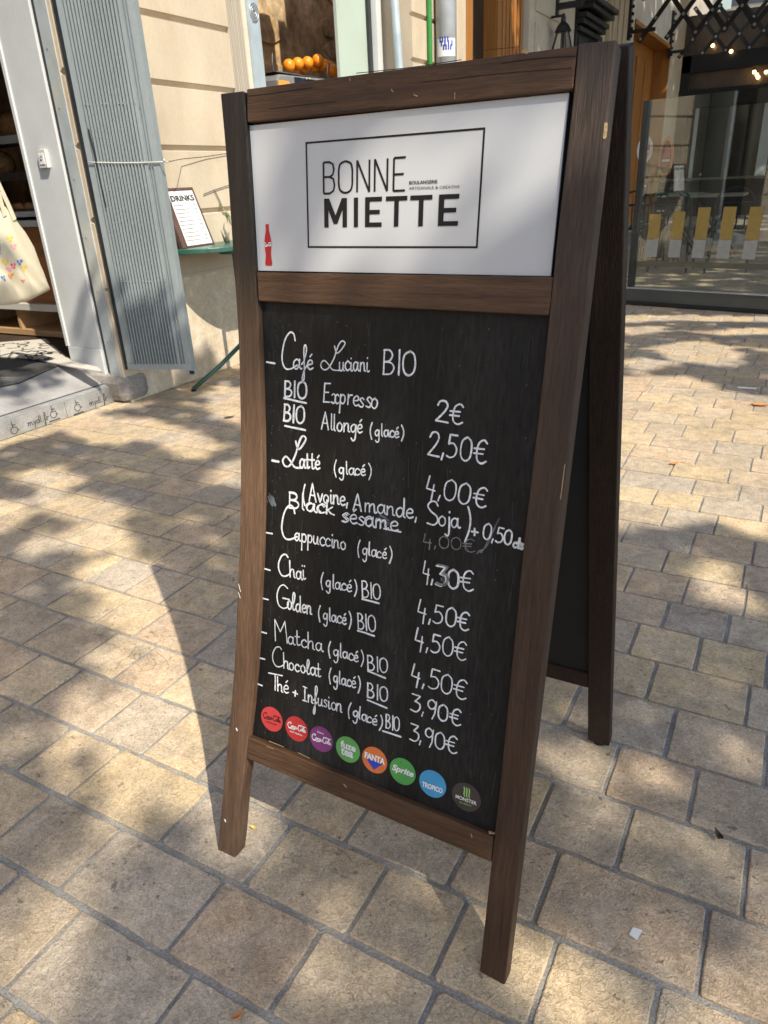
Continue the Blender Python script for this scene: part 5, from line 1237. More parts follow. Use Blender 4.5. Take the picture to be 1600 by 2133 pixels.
for k in range(3): mb.box((X2+.05, yE1+.1+k*.34, .4), (X2+.075, yE1+.28+k*.34, 5.19), M['stone_cream'])
part(mb, 'pilaster', nb, bevel=.012)
yG0, yG1 = Y(1322, 50), Y(1396, 95)
mb = MB(); mb.box((X2-.4, yF1+.002, 0), (X2, yG0, 5.2), M['stone_pale']); mb.box((X2-.4, yG0+.001, 3.32), (X2-.001, yG1, 5.2), M['stone_pale']); mb.box((X2-.4, yG1+.001, 0), (X2, yG1+2.0, 5.2), M['stone_pale']); part(mb, 'wall', nb)
dr = MB(); dr.box((X2-.39, yG0+.002, .02), (X2-.30, yG1-.002, 3.318), M['orange_wood'])
for k in range(4):
    a = yG0+.12+k*(yG1-yG0-.2)/4; dr.box((X2-.30, a, .3), (X2-.27, a+(yG1-yG0-.2)/4-.12, 3.0), M['orange_wood'])
do = part(dr, 'wooden_door', nb, bevel=.01)
mb = MB(); mb.box((X2-.299, yG1-.06, .02), (X2+.03, yG1-.003, 3.31), M['orange_wood']); mb.box((X2-.299, yG0+.003, 3.24), (X2+.03, yG1-.061, 3.31), M['orange_wood']); sub(mb.build('door_frame', bevel=.008), do)

# pipes on the pier
mb = MB(); ca_, cb_ = ony(822, 0, 5.415), ony(832, 145, 5.415); k_ = (cb_.x-ca_.x)/(cb_.z-ca_.z); mb.tube([(ca_.x+k_*(5.1-ca_.z), 5.415, 5.1), (cb_.x, 5.415, cb_.z), (cb_.x+k_*(.02-cb_.z)*.3, 5.415, .02)], .034, M['rail_metal'], 14)
tag(mb.build('conduit', None, smooth=True), 'pale blue grey conduit pipe beside the mint panel', 'pipe')
mb = MB(); y_ = Y(889); mb.tube([(X2+.02, y_, 5.1), (X2+.02, y_+.01, 2.2), (X2+.02, y_, .02)], .022, M['cable'], 10)
tag(mb.build('cable', None, smooth=True), 'thin bright green cable running down the stone pier', 'cable')
dp = thing('downspout', 'grey zinc downspout with a white sticker on the stone pier', 'pipe', (X2+.09, Y(909), 0))
mb = MB(); mb.tube([(X2+.09, Y(909), .02), (X2+.09, Y(909), 5.1)], .088, M['zinc'], 20); o = part(mb, 'pipe', dp, smooth=True)
mb = MB()
for z in (1.2, 3.1): mb.lathe([(.095, z), (.097, z+.01), (.097, z+.04), (.095, z+.05)], (X2+.09, Y(909), 0), M['zinc'], 20)
part(mb, 'bracket_ring', dp)
st0, st1 = onx(899, 104, X2+.17), onx(917, 70, X2+.17)
mb = MB(); R_ = .0895; cz0, cz1 = st0.z, st1.z
va = [(-.2-k*.155) for k in range(9)]; va = [1.1-k*.26 for k in range(9)]
# sticker bent round the pipe, facing the street corner
dirc = math.atan2(CAM.y-Y(909), CAM.x-(X2+.09))
pts = [(X2+.09+R_*cos(dirc+a), Y(909)+R_*sin(dirc+a)) for a in [-.95+.24*k for k in range(9)]]
mb.add([(x, y, cz0) for x, y in pts]+[(x, y, cz1) for x, y in pts], [(i, i+1, 10+i, 9+i) for i in range(8)], M['paper'])
st_o = part(mb, 'sticker', dp)
mb = MB()
for row, (w0, w1) in enumerate(((.35, .9), (.1, .85), (.2, .7))):
    z = cz1-(cz1-cz0)*(.22+.22*row)
    for k in range(4):
        a = dirc+.9-1.8*(w0+(w1-w0)*(k+.5)/4); rr2 = R_+.001
        mb.add([(X2+.09+rr2*cos(a-.07), Y(909)+rr2*sin(a-.07), z), (X2+.09+rr2*cos(a+.07), Y(909)+rr2*sin(a+.07), z), (X2+.09+rr2*cos(a+.07), Y(909)+rr2*sin(a+.07), z+.04), (X2+.09+rr2*cos(a-.07), Y(909)+rr2*sin(a-.07), z+.04)], [(0, 1, 2, 3)], M['blue_ink'])
sub(mb.build('sticker_print', fix=False), st_o)

# wall lantern
lc = onx(1172, 75, X2+.16)
lan = thing('wall_lantern', 'old black wall lantern on the pale stone between honey wood window and dark shop front', 'lantern', lc)
mb = MB(); s_ = .15
for k in range(4):
    a = k*pi/2+.4; mb.tube([lc+Vector((.06*cos(a), .06*sin(a), .05)), lc+Vector((s_*cos(a), s_*sin(a), -.28))][::-1], .012, M['iron'], 6)
mb.lathe([(.165, -.30), (.165, -.27), (.14, -.265)], lc, M['iron'], 4); mb.lathe([(.10, .04), (.07, .10), (.03, .14), (.03, .17), (.015, .22)], lc, M['iron'], 8)
mb.tube([lc+Vector((-.16, 0, .2)), lc+Vector((-.02, 0, .2))], .014, M['iron'], 6); mb.tube([lc+Vector((-.16, 0, -.33)), lc+Vector((0, 0, -.29))], .016, M['iron'], 6); part(mb, 'frame', lan)
mb = MB(); mb.lathe([(s_*.92, -.262), (.058, .045)], lc, M['clear'], 4); part(mb, 'glass', lan)

# scissor awnings: two arms standing out from the wall, cloth hood above the far one
def lattice(Yp, bottom, dx, dz, x_start, n, rows, name, lab, rack):
    t = thing(name, lab, 'awning arm', (X2, Yp, bottom))
    mb = MB(); mb.box((X2+.0, Yp-.05, rack[0]), (X2+.04, Yp+.05, rack[1]), M['iron'])
    for k in range(7): z = rack[0]+(rack[1]-rack[0])*(k+.5)/7; mb.box((X2+.04, Yp-.02, z-.02), (X2+.075, Yp+.02, z+.02), M['iron'])
    mb.box((X2+.02, Yp-.03, rack[0]+.08), (X2+.42, Yp+.03, rack[0]+.13), M['iron']); part(mb, 'wall_rack', t)
    def bars(sgn, off, nm):
        m_ = MB()
        for k in range(-rows, n+1):
            x0 = x_start+k*dx; a = Vector((x0, Yp+off, bottom)); b = Vector((x0+sgn*dx*.5*rows, Yp+off, bottom+dz*.5*rows))
            if min(a.x, b.x) < X2+.05: continue
            d = (b-a).normalized(); w = Vector((-d.z, 0, d.x))*.034; e_ = d*.05
            m_.hexa([a-e_-w, b+e_-w, b+e_+w, a-e_+w]+[p+Vector((0, .012, 0)) for p in (a-e_-w, b+e_-w, b+e_+w, a-e_+w)], M['iron'])
        part(m_, nm, t)
    bars(1, 0, 'rising_bars'); bars(-1, -.014, 'falling_bars')
    m_ = MB()
    for r in range(rows+1):
        for k in range(-rows, n+1):
            x = x_start+k*dx+(.5*dx if r % 2 else 0)
            if x > X2+.1: m_.tube([(x, Yp-.018, bottom+dz*.5*r), (x, Yp-.024, bottom+dz*.5*r)], .024, M['rivet'], 8)
    part(m_, 'rivets', t); return t
Ya = onx(1310, 40, X2).y
na = [ony(*p, Ya) for p in ((1450, 61), (1509.6, 59), (1571, 58))]; ma = ony(1487, 20, Ya)
dxa = (na[2].x-na[0].x)/2; za = (na[0].z+na[1].z+na[2].z)/3
lattice(Ya, za, dxa, 2*(ma.z-za), na[0].x, 8, 3, 'scissor_awning', 'nearer black iron scissor awning arm, bracket fixed between fluted pilaster and wooden door', (onx(1308, 85, X2).z, onx(1310, -30, X2).z))
Yb = min(onx(1396, 80, X2).y, 17.3)
nb_ = [ony(*p, Yb) for p in ((1464, 107.5), (1511, 107.5), (1560, 108.5))]; mb2 = ony(1494, 76, Yb); zb_ = (nb_[0].z+nb_[1].z)/2; dxb = (nb_[2].x-nb_[0].x)/2
lattice(Yb, zb_, dxb, 2*(mb2.z-zb_), nb_[0].x, 10, 3, 'scissor_awning', 'farther black iron scissor arm of the awning in front of the dark restaurant', (onx(1396, 125, X2).z, onx(1399, 20, X2).z))
# bracket hook nearer on the stone panel
hb = onx(1160, 8, X2+.02); mb = MB(); mb.box((X2+.0005, hb.y-.04, hb.z-.12), (X2+.04, hb.y+.04, hb.z+.5), M['iron']); mb.box((X2+.04, hb.y-.03, hb.z-.06), (X2+.32, hb.y+.03, hb.z), M['iron']); mb.tube([(X2+.3, hb.y, hb.z-.03), (X2+.5, hb.y, hb.z+.25)], .03, M['iron'], 6)
tag(mb.build('wall_bracket', None), 'short black iron bracket on the pale stone above the lantern', 'bracket')

# awning cloth over the terrace
mb = MB(); aw0 = 7.9; 
prof = [(7.9, 4.35), (18.8, 4.30)]
mb.hexa([(X2+.03, aw0, 4.5), (5.5, aw0, 3.95), (5.5, aw0, 3.98), (X2+.03, aw0, 4.53), (X2+.03, 13, 4.5), (5.5, 13, 3.95), (5.5, 13, 3.98), (X2+.03, 13, 4.53)], M['awning'])
tag(mb.build('awning', None), 'dark awning cloth stretched high over the terrace', 'awning')

# restaurant closing the view
YR = 19.0
rs = thing('restaurant', 'black painted restaurant front with a long transom window behind the terrace', 'building', (1, 19, 0))
def rz(px, py): return ony(px, py, YR)
xl = rz(1408, 150).x; z1, z2, z3, z4 = rz(1500, 109).z, rz(1500, 146).z, rz(1500, 181.5).z, rz(1500, 194).z
mb = MB(); mb.box((xl, YR, z2), (9, YR+.3, z1), M['black_paint']); mb.box((xl, YR-.02, z4-.25), (9, YR+.3, z3), M['black_paint']); mb.box((xl, YR, 0), (rz(1437, 160).x, YR+.3, z1-.001), M['black_paint'])
x_ = rz(1437, 160).x
for k in range(7): mb.box((x_+1.3+k*1.25, YR+.001, .0), (x_+1.36+k*1.25, YR+.25, z4-.251), M['black_paint'])
mb.box((xl, YR-.01, 0), (9, YR+.3, .75), M['black_paint']); part(mb, 'front', rs, bevel=.008)
mb = MB(); mb.box((x_, YR+.10, z3), (9, YR+.12, z2), M['brown_glass']); part(mb, 'transom_window', rs)
mb = MB(); mb.box((x_, YR+.15, .75), (9, YR+.17, z4-.25), M['dark_glass'])
for k in range(10): mb.box((x_+.2+k*.7, YR+.05, .76), (x_+.2+k*.7+.07*(1+k % 3), YR+.14, z4-.26), M['steel'] if k % 2 else M['door_white'])
part(mb, 'window_glass', rs)
mb = MB(); mb.box((xl-.2, YR+.05, z1), (9, YR+.3, z1+.75), M['brown_glass']); part(mb, 'upper_window', rs)
mb = MB(); zt_ = rz(1500, 35).z
mb.add([(xl, YR-1.2, zt_+.55), (9, YR-1.2, zt_-.3), (9, YR+.4, zt_-.25), (xl, YR+.4, zt_+.6), (xl, YR-1.2, zt_+.62), (9, YR-1.2, zt_-.22), (9, YR+.4, zt_-.17), (xl, YR+.4, zt_+.68)], [(0, 1, 2, 3), (7, 6, 5, 4), (0, 4, 5, 1), (1, 5, 6, 2), (2, 6, 7, 3), (3, 7, 4, 0)], M['awning']); part(mb, 'hood', rs)
bl_ = [(1485, 95), (1523, 107), (1571, 150), (1577, 156), (1596, 150), (1579, 161)]
blab = ['small warm bulb hanging alone below the scissor arms', 'small warm bulb just above the black beam', 'topmost warm bulb of the little cluster in the transom window', 'warm bulb in the middle of the little cluster in the transom window', 'warm bulb at the right of the little cluster in the transom window', 'lowest warm bulb of the little cluster in the transom window']
for p, lb in zip(bl_, blab):
    c = ony(*p, YR-.12); t = thing('light_bulb', lb, 'light bulb', c, 'string lights at the restaurant')
    mb = MB(); mb.sphere(c, .035, M['bulb'], 10, 7); part(mb, 'globe', t, smooth=True)
    mb = MB(); mb.tube([c+Vector((0, 0, .03)), c+Vector((0, 0, .085))], .016, M['iron'], 6); part(mb, 'socket', t)
# sunlit house far behind
fb = thing('far_house', 'bright sunlit cream house seen above the dark hood', 'building', (4, 34, 0))
mb = MB(); mb.box((-6, 34, 0), (16, 36, 14), M['stone_cream']); part(mb, 'wall', fb)
for k in range(5):
    for r in range(3):
        mb = MB(); mb.box((-3+k*3.2, 33.93, 3.2+r*3.2), (-1.9+k*3.2, 33.999, 5.2+r*3.2), M['dark_glass']); w_ = part(mb, 'window', fb)
        mb = MB(); mb.box((-3.5+k*3.2, 33.90, 3.1+r*3.2), (-3.02+k*3.2, 33.998, 5.3+r*3.2), M['mint_panel']); mb.box((-1.88+k*3.2, 33.90, 3.1+r*3.2), (-1.4+k*3.2, 33.998, 5.3+r*3.2), M['mint_panel']); sub(mb.build('window_shutter'), w_)

# ------------------------------------------------------------------ glass windscreen
g0, g1 = gnd(1306, 632), gnd(1600, 652)
GD = Vector((g1.x-g0.x, g1.y-g0.y, 0)).normalized(); GO = Vector((g0.x, g0.y, 0)); GN = Vector((GD.y, -GD.x, 0)); GN = GN if GN.y < 0 else -GN
def gp(px, py, o=0.0): return onplane(px, py, GO+GN*o, GN)
def gl_(px, py): p = gp(px, py); return (p-GO).dot(GD), p.z
ztop = (gl_(1400, 200)[1]+gl_(1590, 186)[1])/2
scn = thing('glass_windscreen', 'clear glass terrace windscreen with mustard and white stripes and dark metal base', 'windscreen', GO)
def gbox(mb, s0, s1, z0, z1, o0, o1, mat):
    P = lambda s, o, z: GO+GD*s+GN*o+Vector((0, 0, z))
    mb.hexa([P(s0, o1, z0), P(s1, o1, z0), P(s1, o1, z1), P(s0, o1, z1), P(s0, o0, z0), P(s1, o0, z0), P(s1, o0, z1), P(s0, o0, z1)], mat)
zb0 = gl_(1450, 607)[1]; za0, za1 = gl_(1450, 566)[1], gl_(1450, 541)[1]; zt0 = gl_(1450, 373)[1]
SEND = 4.2
mb = MB(); gbox(mb, 0, SEND, .03, zb0, -.05, .05, M['screen_frost']); gbox(mb, 0, SEND, zb0, zb0+.012, -.052, .056, M['alu']); gbox(mb, -.01, SEND, 0.0, .03, -.06, .07, M['iron']); part(mb, 'base', scn, bevel=.004)
mb = MB(); gbox(mb, .02, SEND, zb0+.013, ztop, -.006, .006, M['screen_glass']); pane = part(mb, 'pane', scn)
for a_, b_ in ((0, .045), (SEND-.05, SEND)): mb = MB(); gbox(mb, a_, b_, zb0+.013, ztop-.003, -.03, .03, M['gunmetal']); part(mb, 'post', scn)
mb = MB(); gbox(mb, .046, SEND-.051, za0+.03, za1-.02, -.02, -.008, M['bench']); part(mb, 'lower_rail', scn)
mb = MB(); gbox(mb, .046, SEND-.051, zt0-.008, zt0+.008, -.02, -.008, M['bench']); part(mb, 'handrail', scn)
# stripes
def stripe(l0, l1, ytop, ymid, ybot):
    (a, _), (b, _) = gl_(l0, ymid), gl_(l1, ymid); zt = gl_(l0, ytop)[1]; zm = gl_(l0, ymid)[1]; zb = gl_(l0, ybot)[1]; return a, b, zt, zm, zb
ref = [stripe(1349, 1371, 446, 497, 536), stripe(1399, 1422, 441, 497, 536.5), stripe(1448, 1475, 432, 498, 537), stripe(1498, 1526, 431, 499, 537.5), stripe(1552, 1581, 431, 500, 539)]
stp = ref[1][0]-ref[0][0]; s0_ = ref[0][0]; ws = sum(r[1]-r[0] for r in ref)/5; stp = (ref[4][0]-ref[0][0])/4
zt_s, zm_s, zb_s = max(r[2] for r in ref), sum(r[3] for r in ref)/5, sum(r[4] for r in ref)/5
for k in range(-1, 14):
    a = s0_+stp*k; b = a+ws
    if a < .05: a = .05
    if b < a+.01 or b > SEND-.06: continue
    mb = MB(); ztk = ref[k][2] if 0 <= k < 5 else zt_s
    lean = .02
    P = lambda s, z: GO+GD*(s+lean*(z-zm_s))+GN*.0072+Vector((0, 0, z))
    mb.hexa([P(a, zm_s), P(b, zm_s), P(b, ztk), P(a, ztk)]+[p-GN*.0008 for p in (P(a, zm_s), P(b, zm_s), P(b, ztk), P(a, ztk))], M['stripe_y'])
    mb.hexa([P(a, zb_s), P(b, zb_s), P(b, zm_s-.004), P(a, zm_s-.004)]+[p-GN*.0008 for p in (P(a, zb_s), P(b, zb_s), P(b, zm_s-.004), P(a, zm_s-.004))], M['stripe_w'])
    sub(mb.build('stripe'), pane)

# ------------------------------------------------------------------ terrace furniture behind the screen
def chair(lab, loc, rz_):
    t = thing('bistro_chair', lab, 'chair', (0, 0, 0), 'metal chairs on the terrace')
    mb = MB()
    for k in range(5): mb.box((-.19+.078*k, -.19, .44), (-.19+.078*k+.055, .19, .455), M['iron'])
    part(mb, 'seat', t)
    mb = MB(); mb.tube([(-.19, .2, .45), (-.19, .23, .70)]+[(-.19*cos(a), .235, .70+.16*sin(a)) for a in [i*pi/8 for i in range(9)]]+[(.19, .23, .70), (.19, .2, .45)], .011, M['iron'], 7)
    mb.tube([(-.19, .23, .71), (.19, .23, .71)], .014, M['iron'], 6)
    for k in range(4): mb.tube([(-.12+.08*k, .215, .455), (-.12+.08*k, .232, .71)], .008, M['iron'], 5)
    part(mb, 'backrest', t)
    for sx in (-1, 1):
        for sy in (-1, 1): mb = MB(); mb.tube([(sx*.21, sy*.22, 0), (sx*.18, sy*.18, .44)], .013, M['iron'], 7); part(mb, 'leg', t)
    t.location = loc; t.rotation_euler = (0, 0, rz_); return t
def z_at(px, Yp): return ony(px, 350, Yp)
specs = [(1350, 8.8, 2.9, 'black metal chair beside the dark end post of the windscreen'), (1391, 9.2, 3.4, 'black metal chair behind the windscreen next to the striped price board'), (1420, 8.6, 3.1, 'black metal chair behind the second windscreen stripe'), (1542, 8.6, 3.2, 'black metal chair with rounded back behind the fifth windscreen stripe')]
c0_ = None
for px, yy, rz_, lab in specs:
    p = z_at(px, yy)
    if c0_ is None: c0_ = chair(lab, (p.x, yy, 0), rz_)
    else: c = copy_tree(c0_); c.location = (p.x, yy, 0); c.rotation_euler = (0, 0, rz_); c['label'] = lab
def ttable(lab, loc):
    t = thing('terrace_table', lab, 'table', (0, 0, 0), 'tables on the terrace')
    mb = MB(); mb.box((-.32, -.32, .72), (.32, .32, .745), M['bench']); part(mb, 'tabletop', t, bevel=.004)
    for s_ in (-1, 1):
        for x_ in (-1, 1): mb = MB(); mb.tube([(-.28*x_, s_*.25+.008*x_, 0), (.25*x_, s_*.25+.008*x_, .72)], .014, M['iron'], 6); part(mb, 'leg', t)
    t.location = loc; return t
p = z_at(1505, 10.2); t0_ = ttable('square terrace table with crossed legs standing behind the middle stripes', (p.x, 10.2, 0))
p = z_at(1425, 10.8); t1_ = copy_tree(t0_); t1_.location = (p.x, 10.8, 0); t1_.rotation_euler = (0, 0, .3); t1_['label'] = 'square terrace table with crossed legs further back near the left stripes'
# pavement sign behind the glass, and a board for its ghost reflection
def psign(lab, px, Yp, wpx, ptop, poval, pbot, cols, rot):
    a = ony(px, ptop, Yp); b = ony(px, poval, Yp); zc = (a.z+b.z)/2; hh = (a.z-b.z)/2; ww = wpx/FPX*(a-CAM).length/2
    t = thing('pavement_sign', lab, 'sign', (a.x, Yp, 0)); cc = Vector((a.x, Yp, 0))
    mb = MB(); mb.box((a.x-ww*.75, Yp, .0), (a.x+ww*.75, Yp+.05, b.z+.05), M['black_paint']); part(mb, 'panel', t)
    mb = MB(); mb.slab([(a.x+ww*cos(q_), Yp-.012, zc+hh*sin(q_)) for q_ in [k*pi/14 for k in range(28)]], (0, .03, 0), M[cols[0]]); ov = part(mb, 'oval', t)
    mb = MB(); mb.slab([(a.x+ww*.72*cos(q_), Yp-.016, zc+hh*.84*sin(q_)) for q_ in [k*pi/14 for k in range(28)]], (0, .003, 0), M[cols[1]])
    mb.slab([(a.x-ww*.5, Yp-.020, zc-hh*.05), (a.x+ww*.55, Yp-.020, zc-hh*.05), (a.x+ww*.5, Yp-.020, zc+hh*.35), (a.x, Yp-.020, zc+hh*.6)], (0, .003, 0), M[cols[2]])
    mb.slab([(a.x-ww*.45, Yp-.020, zc-hh*.45), (a.x+ww*.45, Yp-.020, zc-hh*.45), (a.x+ww*.5, Yp-.020, zc-hh*.28), (a.x-ww*.5, Yp-.020, zc-hh*.28)], (0, .003, 0), M[cols[2]])
    mb.slab([(a.x-ww*.5, Yp-.024, zc-hh*.22), (a.x+ww*.6, Yp-.024, zc-hh*.22), (a.x+ww*.6, Yp-.024, zc-hh*.10), (a.x-ww*.5, Yp-.024, zc-hh*.10)], (0, .003, 0), M['paper'])
    sub(mb.build('emblem'), ov)
    mb = MB(); zz = b.z
    for k in range(9):
        z = zz-.06-k*(zz-.15)/9.5; w = ww*(.35+.3*((k*7) % 5)/5); mb.box((a.x-w, Yp-.003, z), (a.x+w, Yp-.0005, z+.022), M['stripe_y'] if k < 2 else M['paper'])
    part(mb, 'price_lines', t); return t
psign('narrow black price board topped by an orange ringed oval, behind the windscreen', 1392, 9.9, 24, 285, 369, 450, ('sign_orange', 'black_paint', 'sign_red'), 0)
psign('pale board with cream and red oval standing for a sign reflection in the windscreen', 1346, 9.7, 26, 283, 340, 445, ('paper', 'pr_pink', 'sign_red'), 0)  # added board imitating a reflected sign

# ------------------------------------------------------------------ litter on the paving
def leaf(name, px, py, size, mat, lab, rot=0.0, curl=.012, cat='leaf'):
    c = gnd(px, py); mb = MB(); o = [(-1, 0), (-.6, .32), (-.1, .45), (.45, .3), (1, .02), (.5, -.28), (-.05, -.42), (-.6, -.3)]
    top = [(size*(x*cos(rot)-y*sin(rot)), size*(x*sin(rot)+y*cos(rot)), .004+curl*(abs(y)*.8+x*x*.5)) for x, y in o]
    vs = [c+Vector(p) for p in top]+[c+Vector((0, 0, .004))]; vs += [p-Vector((0, 0, .0012)) for p in vs]
    n = len(o); fs = [(i, (i+1) % n, n) for i in range(n)]+[(n+1+(i+1) % n, n+1+i, 2*n+1) for i in range(n)]+[(i, n+1+i, n+1+(i+1) % n, (i+1) % n) for i in range(n)]
    mb.add(vs, fs, mat); tag(mb.build(name, None), lab, cat)
leaf('dry_leaf', 528.7, 1729, .006, M['pr_yellow'], 'tiny yellow leaf beside the bowed front leg of the board', .3)
leaf('dry_leaf', 497, 2121, .010, M['leaf_dry'], 'small orange leaf at the lower edge of the paving', 1.2)
leaf('dry_leaf', 1583, 845, .045, M['leaf_dry'], 'orange leaf on the sunlit paving in front of the windscreen', .1)
leaf('dry_leaf', 1404, 968, .022, M['leaf_dry'], 'small reddish leaf lying in a joint of the sunlit paving', .8)
leaf('dead_leaf', 1495, 1750, .013, M['leaf_brown'], 'dark crumpled leaf on the shaded paving beyond the white paper scrap', 2.2, .03)
leaf('dead_leaf', 478, 871, .030, M['leaf_brown'], 'dark narrow leaf on the sunlit paving beside the ramp', .9, .01)
c = gnd(1324, 1947); mb = MB(); mb.slab([c+Vector(p) for p in ((-.009, -.006, .002), (.004, -.011, .003), (.008, .008, .005), (-.006, .008, .003))], (0, 0, .0012), M['paper']); tag(mb.build('paper_scrap', None), 'small white scrap of paper on the shaded paving', 'paper scrap')
c = gnd(1558, 811); mb = MB(); mb.tube([c+Vector((-.05, 0, .006)), c+Vector((.04, .004, .006))], .005, M['paper'], 8); tag(mb.build('cigarette_butt', None), 'white cigarette butt on the sunlit paving before the windscreen', 'cigarette butt')

# ------------------------------------------------------------------ street behind the camera (seen only in reflections) and the shading plane trees
ob = thing('street_building', 'tall pale street building opposite with blue shop door', 'building', (-1, -14, 0))
mb = MB(); mb.box((-9, -15, 0), (4.5, -14, 11), M['stone_pale']); part(mb, 'wall', ob)
mb = MB(); mb.box((-4.5, -13.999, 2.1), (1.5, -13.7, 2.9), M['door_white']); part(mb, 'shop_sign', ob)
mb = MB(); mb.box((-1.2, -13.999, 0), (-.3, -13.9, 2.09), M['blue_paint']); part(mb, 'door', ob)
for x in (-4.2, -3, .2): mb = MB(); mb.box((x, -13.999, .5), (x+.9, -13.93, 2.05), M['dark_glass']); part(mb, 'window', ob)
for k in range(5):
    for r in range(2): mb = MB(); mb.box((-7.5+2.3*k, -13.999, 4+3*r), (-6.4+2.3*k, -13.94, 5.9+3*r), M['dark_glass']); part(mb, 'window', ob)

SL = -SUNDIR/abs(SUNDIR.z)                        # towards the sun, per metre of height
def qs(p): return (p.x+SUNDIR.x/-SUNDIR.z*p.z, p.y+SUNDIR.y/-SUNDIR.z*p.z)
def qg(pts): return [qs(gnd(*p)) for p in pts]
def qsign(pts): return [qs(onplane(*p, (0, 0, 0), NRM)) for p in pts]
LIT = []                                          # gaps in the crowns, where sunlight reaches the ground
for poly in [
    [(76, 990), (110, 974), (170, 985), (165, 1015), (120, 1028), (80, 1018)],
    [(-40, 1040), (20, 1035), (60, 1050), (62, 1095), (10, 1110), (-40, 1105)],
    [(60, 1030), (110, 1020), (190, 1030), (278, 1050), (270, 1085), (180, 1090), (100, 1072)],
    [(30, 1130), (60, 1112), (105, 1125), (110, 1155), (70, 1170), (35, 1158)],
    [(112, 1105), (150, 1092), (250, 1092), (285, 1120), (262, 1160), (180, 1150), (130, 1140)],
    [(143, 1180), (180, 1165), (240, 1160), (320, 1170), (345, 1240), (290, 1245), (220, 1235), (150, 1215)],
    [(240, 1225), (360, 1230), (375, 1350), (290, 1340), (230, 1300), (196, 1290), (205, 1265)],
    [(206, 1370), (240, 1350), (262, 1375), (245, 1402), (212, 1400)],
    [(205, 1480), (250, 1450), (300, 1425), (400, 1430), (430, 1640), (360, 1615), (310, 1640), (285, 1670), (280, 1735), (240, 1735), (205, 1680), (205, 1640), (238, 1600), (225, 1555)], [(118, 1492), (165, 1448), (200, 1468), (185, 1540), (150, 1535)],
    [(48, 1232), (75, 1222), (102, 1235), (96, 1260), (62, 1262)],
    [(-20, 1560), (20, 1530), (52, 1535), (40, 1570), (5, 1585)],
    [(86, 1622), (110, 1608), (150, 1640), (140, 1662), (108, 1652)],
    [(160, 1690), (200, 1685), (260, 1738), (292, 1752), (270, 1785), (235, 1770), (190, 1725)],
    [(120, 880), (200, 872), (300, 870), (420, 900), (480, 935), (380, 940), (300, 920), (200, 928), (140, 912)],
    [(345, 935), (420, 930), (445, 955), (380, 965)], [(50, 980), (110, 970), (155, 985), (110, 1003), (60, 1000)],
    [(420, 815), (560, 800), (600, 880), (540, 905), (430, 860)],
    [(450, 960), (520, 950), (560, 1000), (520, 1030), (440, 1000)],
    # between and before the board's feet
    [(642, 1880), (690, 1852), (742, 1868), (745, 1915), (720, 1955), (690, 1945)],
    [(458, 1740), (500, 1705), (560, 1720), (600, 1760), (560, 1820), (500, 1840), (462, 1815)],
    [(770, 1745), (815, 1730), (870, 1810), (1000, 1850), (940, 1900), (860, 1850)],
    # right-hand paving
    [(1250, 782), (1440, 782), (1530, 815), (1640, 828), (1640, 1115), (1540, 1112), (1470, 1085), (1390, 1105), (1250, 1100)],
    [(1270, 1040), (1330, 1030), (1400, 1045), (1380, 1080), (1300, 1075)],
    [(1280, 655), (1640, 660), (1640, 672), (1400, 668), (1280, 675)], [(1280, 683), (1400, 676), (1380, 690), (1300, 702)], [(1430, 690), (1640, 680), (1640, 694), (1500, 700)],
    [(1350, 720), (1480, 705), (1560, 740), (1500, 765), (1400, 752)], [(1560, 720), (1640, 724), (1640, 734), (1580, 732)], [(1285, 752), (1340, 742), (1420, 762), (1330, 775)],
    [(1425, 1172), (1500, 1165), (1565, 1215), (1560, 1268), (1500, 1280), (1440, 1235)], [(1300, 1578), (1370, 1565), (1410, 1610), (1370, 1640), (1310, 1625)],
    [(1480, 2040), (1640, 1990), (1640, 2140), (1500, 2140)],
]: LIT.append(qg(poly))
for poly in [
    [(400, 930), (640, 930), (640, 1270), (400, 1300)], [(400, 1385), (600, 1390), (600, 1500), (400, 1520)], [(400, 1590), (560, 1585), (560, 1700), (400, 1720)],
    [(520, 1525), (650, 1570), (640, 1640), (505, 1600)],
    [(700, 380), (850, 300), (1010, 235), (1010, 300), (860, 400), (770, 470)], [(1060, 215), (1200, 190), (1175, 360), (1090, 330)], [(1085, 440), (1165, 420), (1150, 580), (1100, 560)], [(800, 450), (890, 440), (900, 575), (800, 575)],
    [(1190, 440), (1250, 440), (1235, 560), (1180, 545)], [(1010, 1820), (1090, 1820), (1080, 1905), (1005, 1900)],
]: LIT.append(qsign(poly))
BB = [(min(p[0] for p in g), max(p[0] for p in g), min(p[1] for p in g), max(p[1] for p in g)) for g in LIT]
def inpoly(x, y, g):
    r = False; n = len(g); j = n-1
    for i in range(n):
        xi, yi = g[i]; xj, yj = g[j]
        if (yi > y) != (yj > y) and x < (xj-xi)*(y-yi)/(yj-yi)+xi: r = not r
        j = i
    return r
def lit(x, y):
    for b, g in zip(BB, LIT):
        if b[0] <= x <= b[1] and b[2] <= y <= b[3] and inpoly(x, y, g): return True
    return False
rt = random.Random(21)
crowns = {0: MB(), 1: MB(), 2: MB(), 3: MB()}
def add_leaf(qx, qy, h, r, tree):
    p = Vector((qx+SL.x*h, qy+SL.y*h, h)); nrm = Vector((rt.gauss(0, .55), rt.gauss(0, .55), 1)).normalized()
    a = nrm.orthogonal().normalized(); b = nrm.cross(a); t0 = rt.random()*6.28
    pts = [p+(a*cos(t0+k*pi/2.5)+b*sin(t0+k*pi/2.5))*r*(1.0 if k % 2 else .72) for k in range(5)]
    crowns[tree].add(pts, [(0, 1, 2, 3, 4)], M['foliage'])
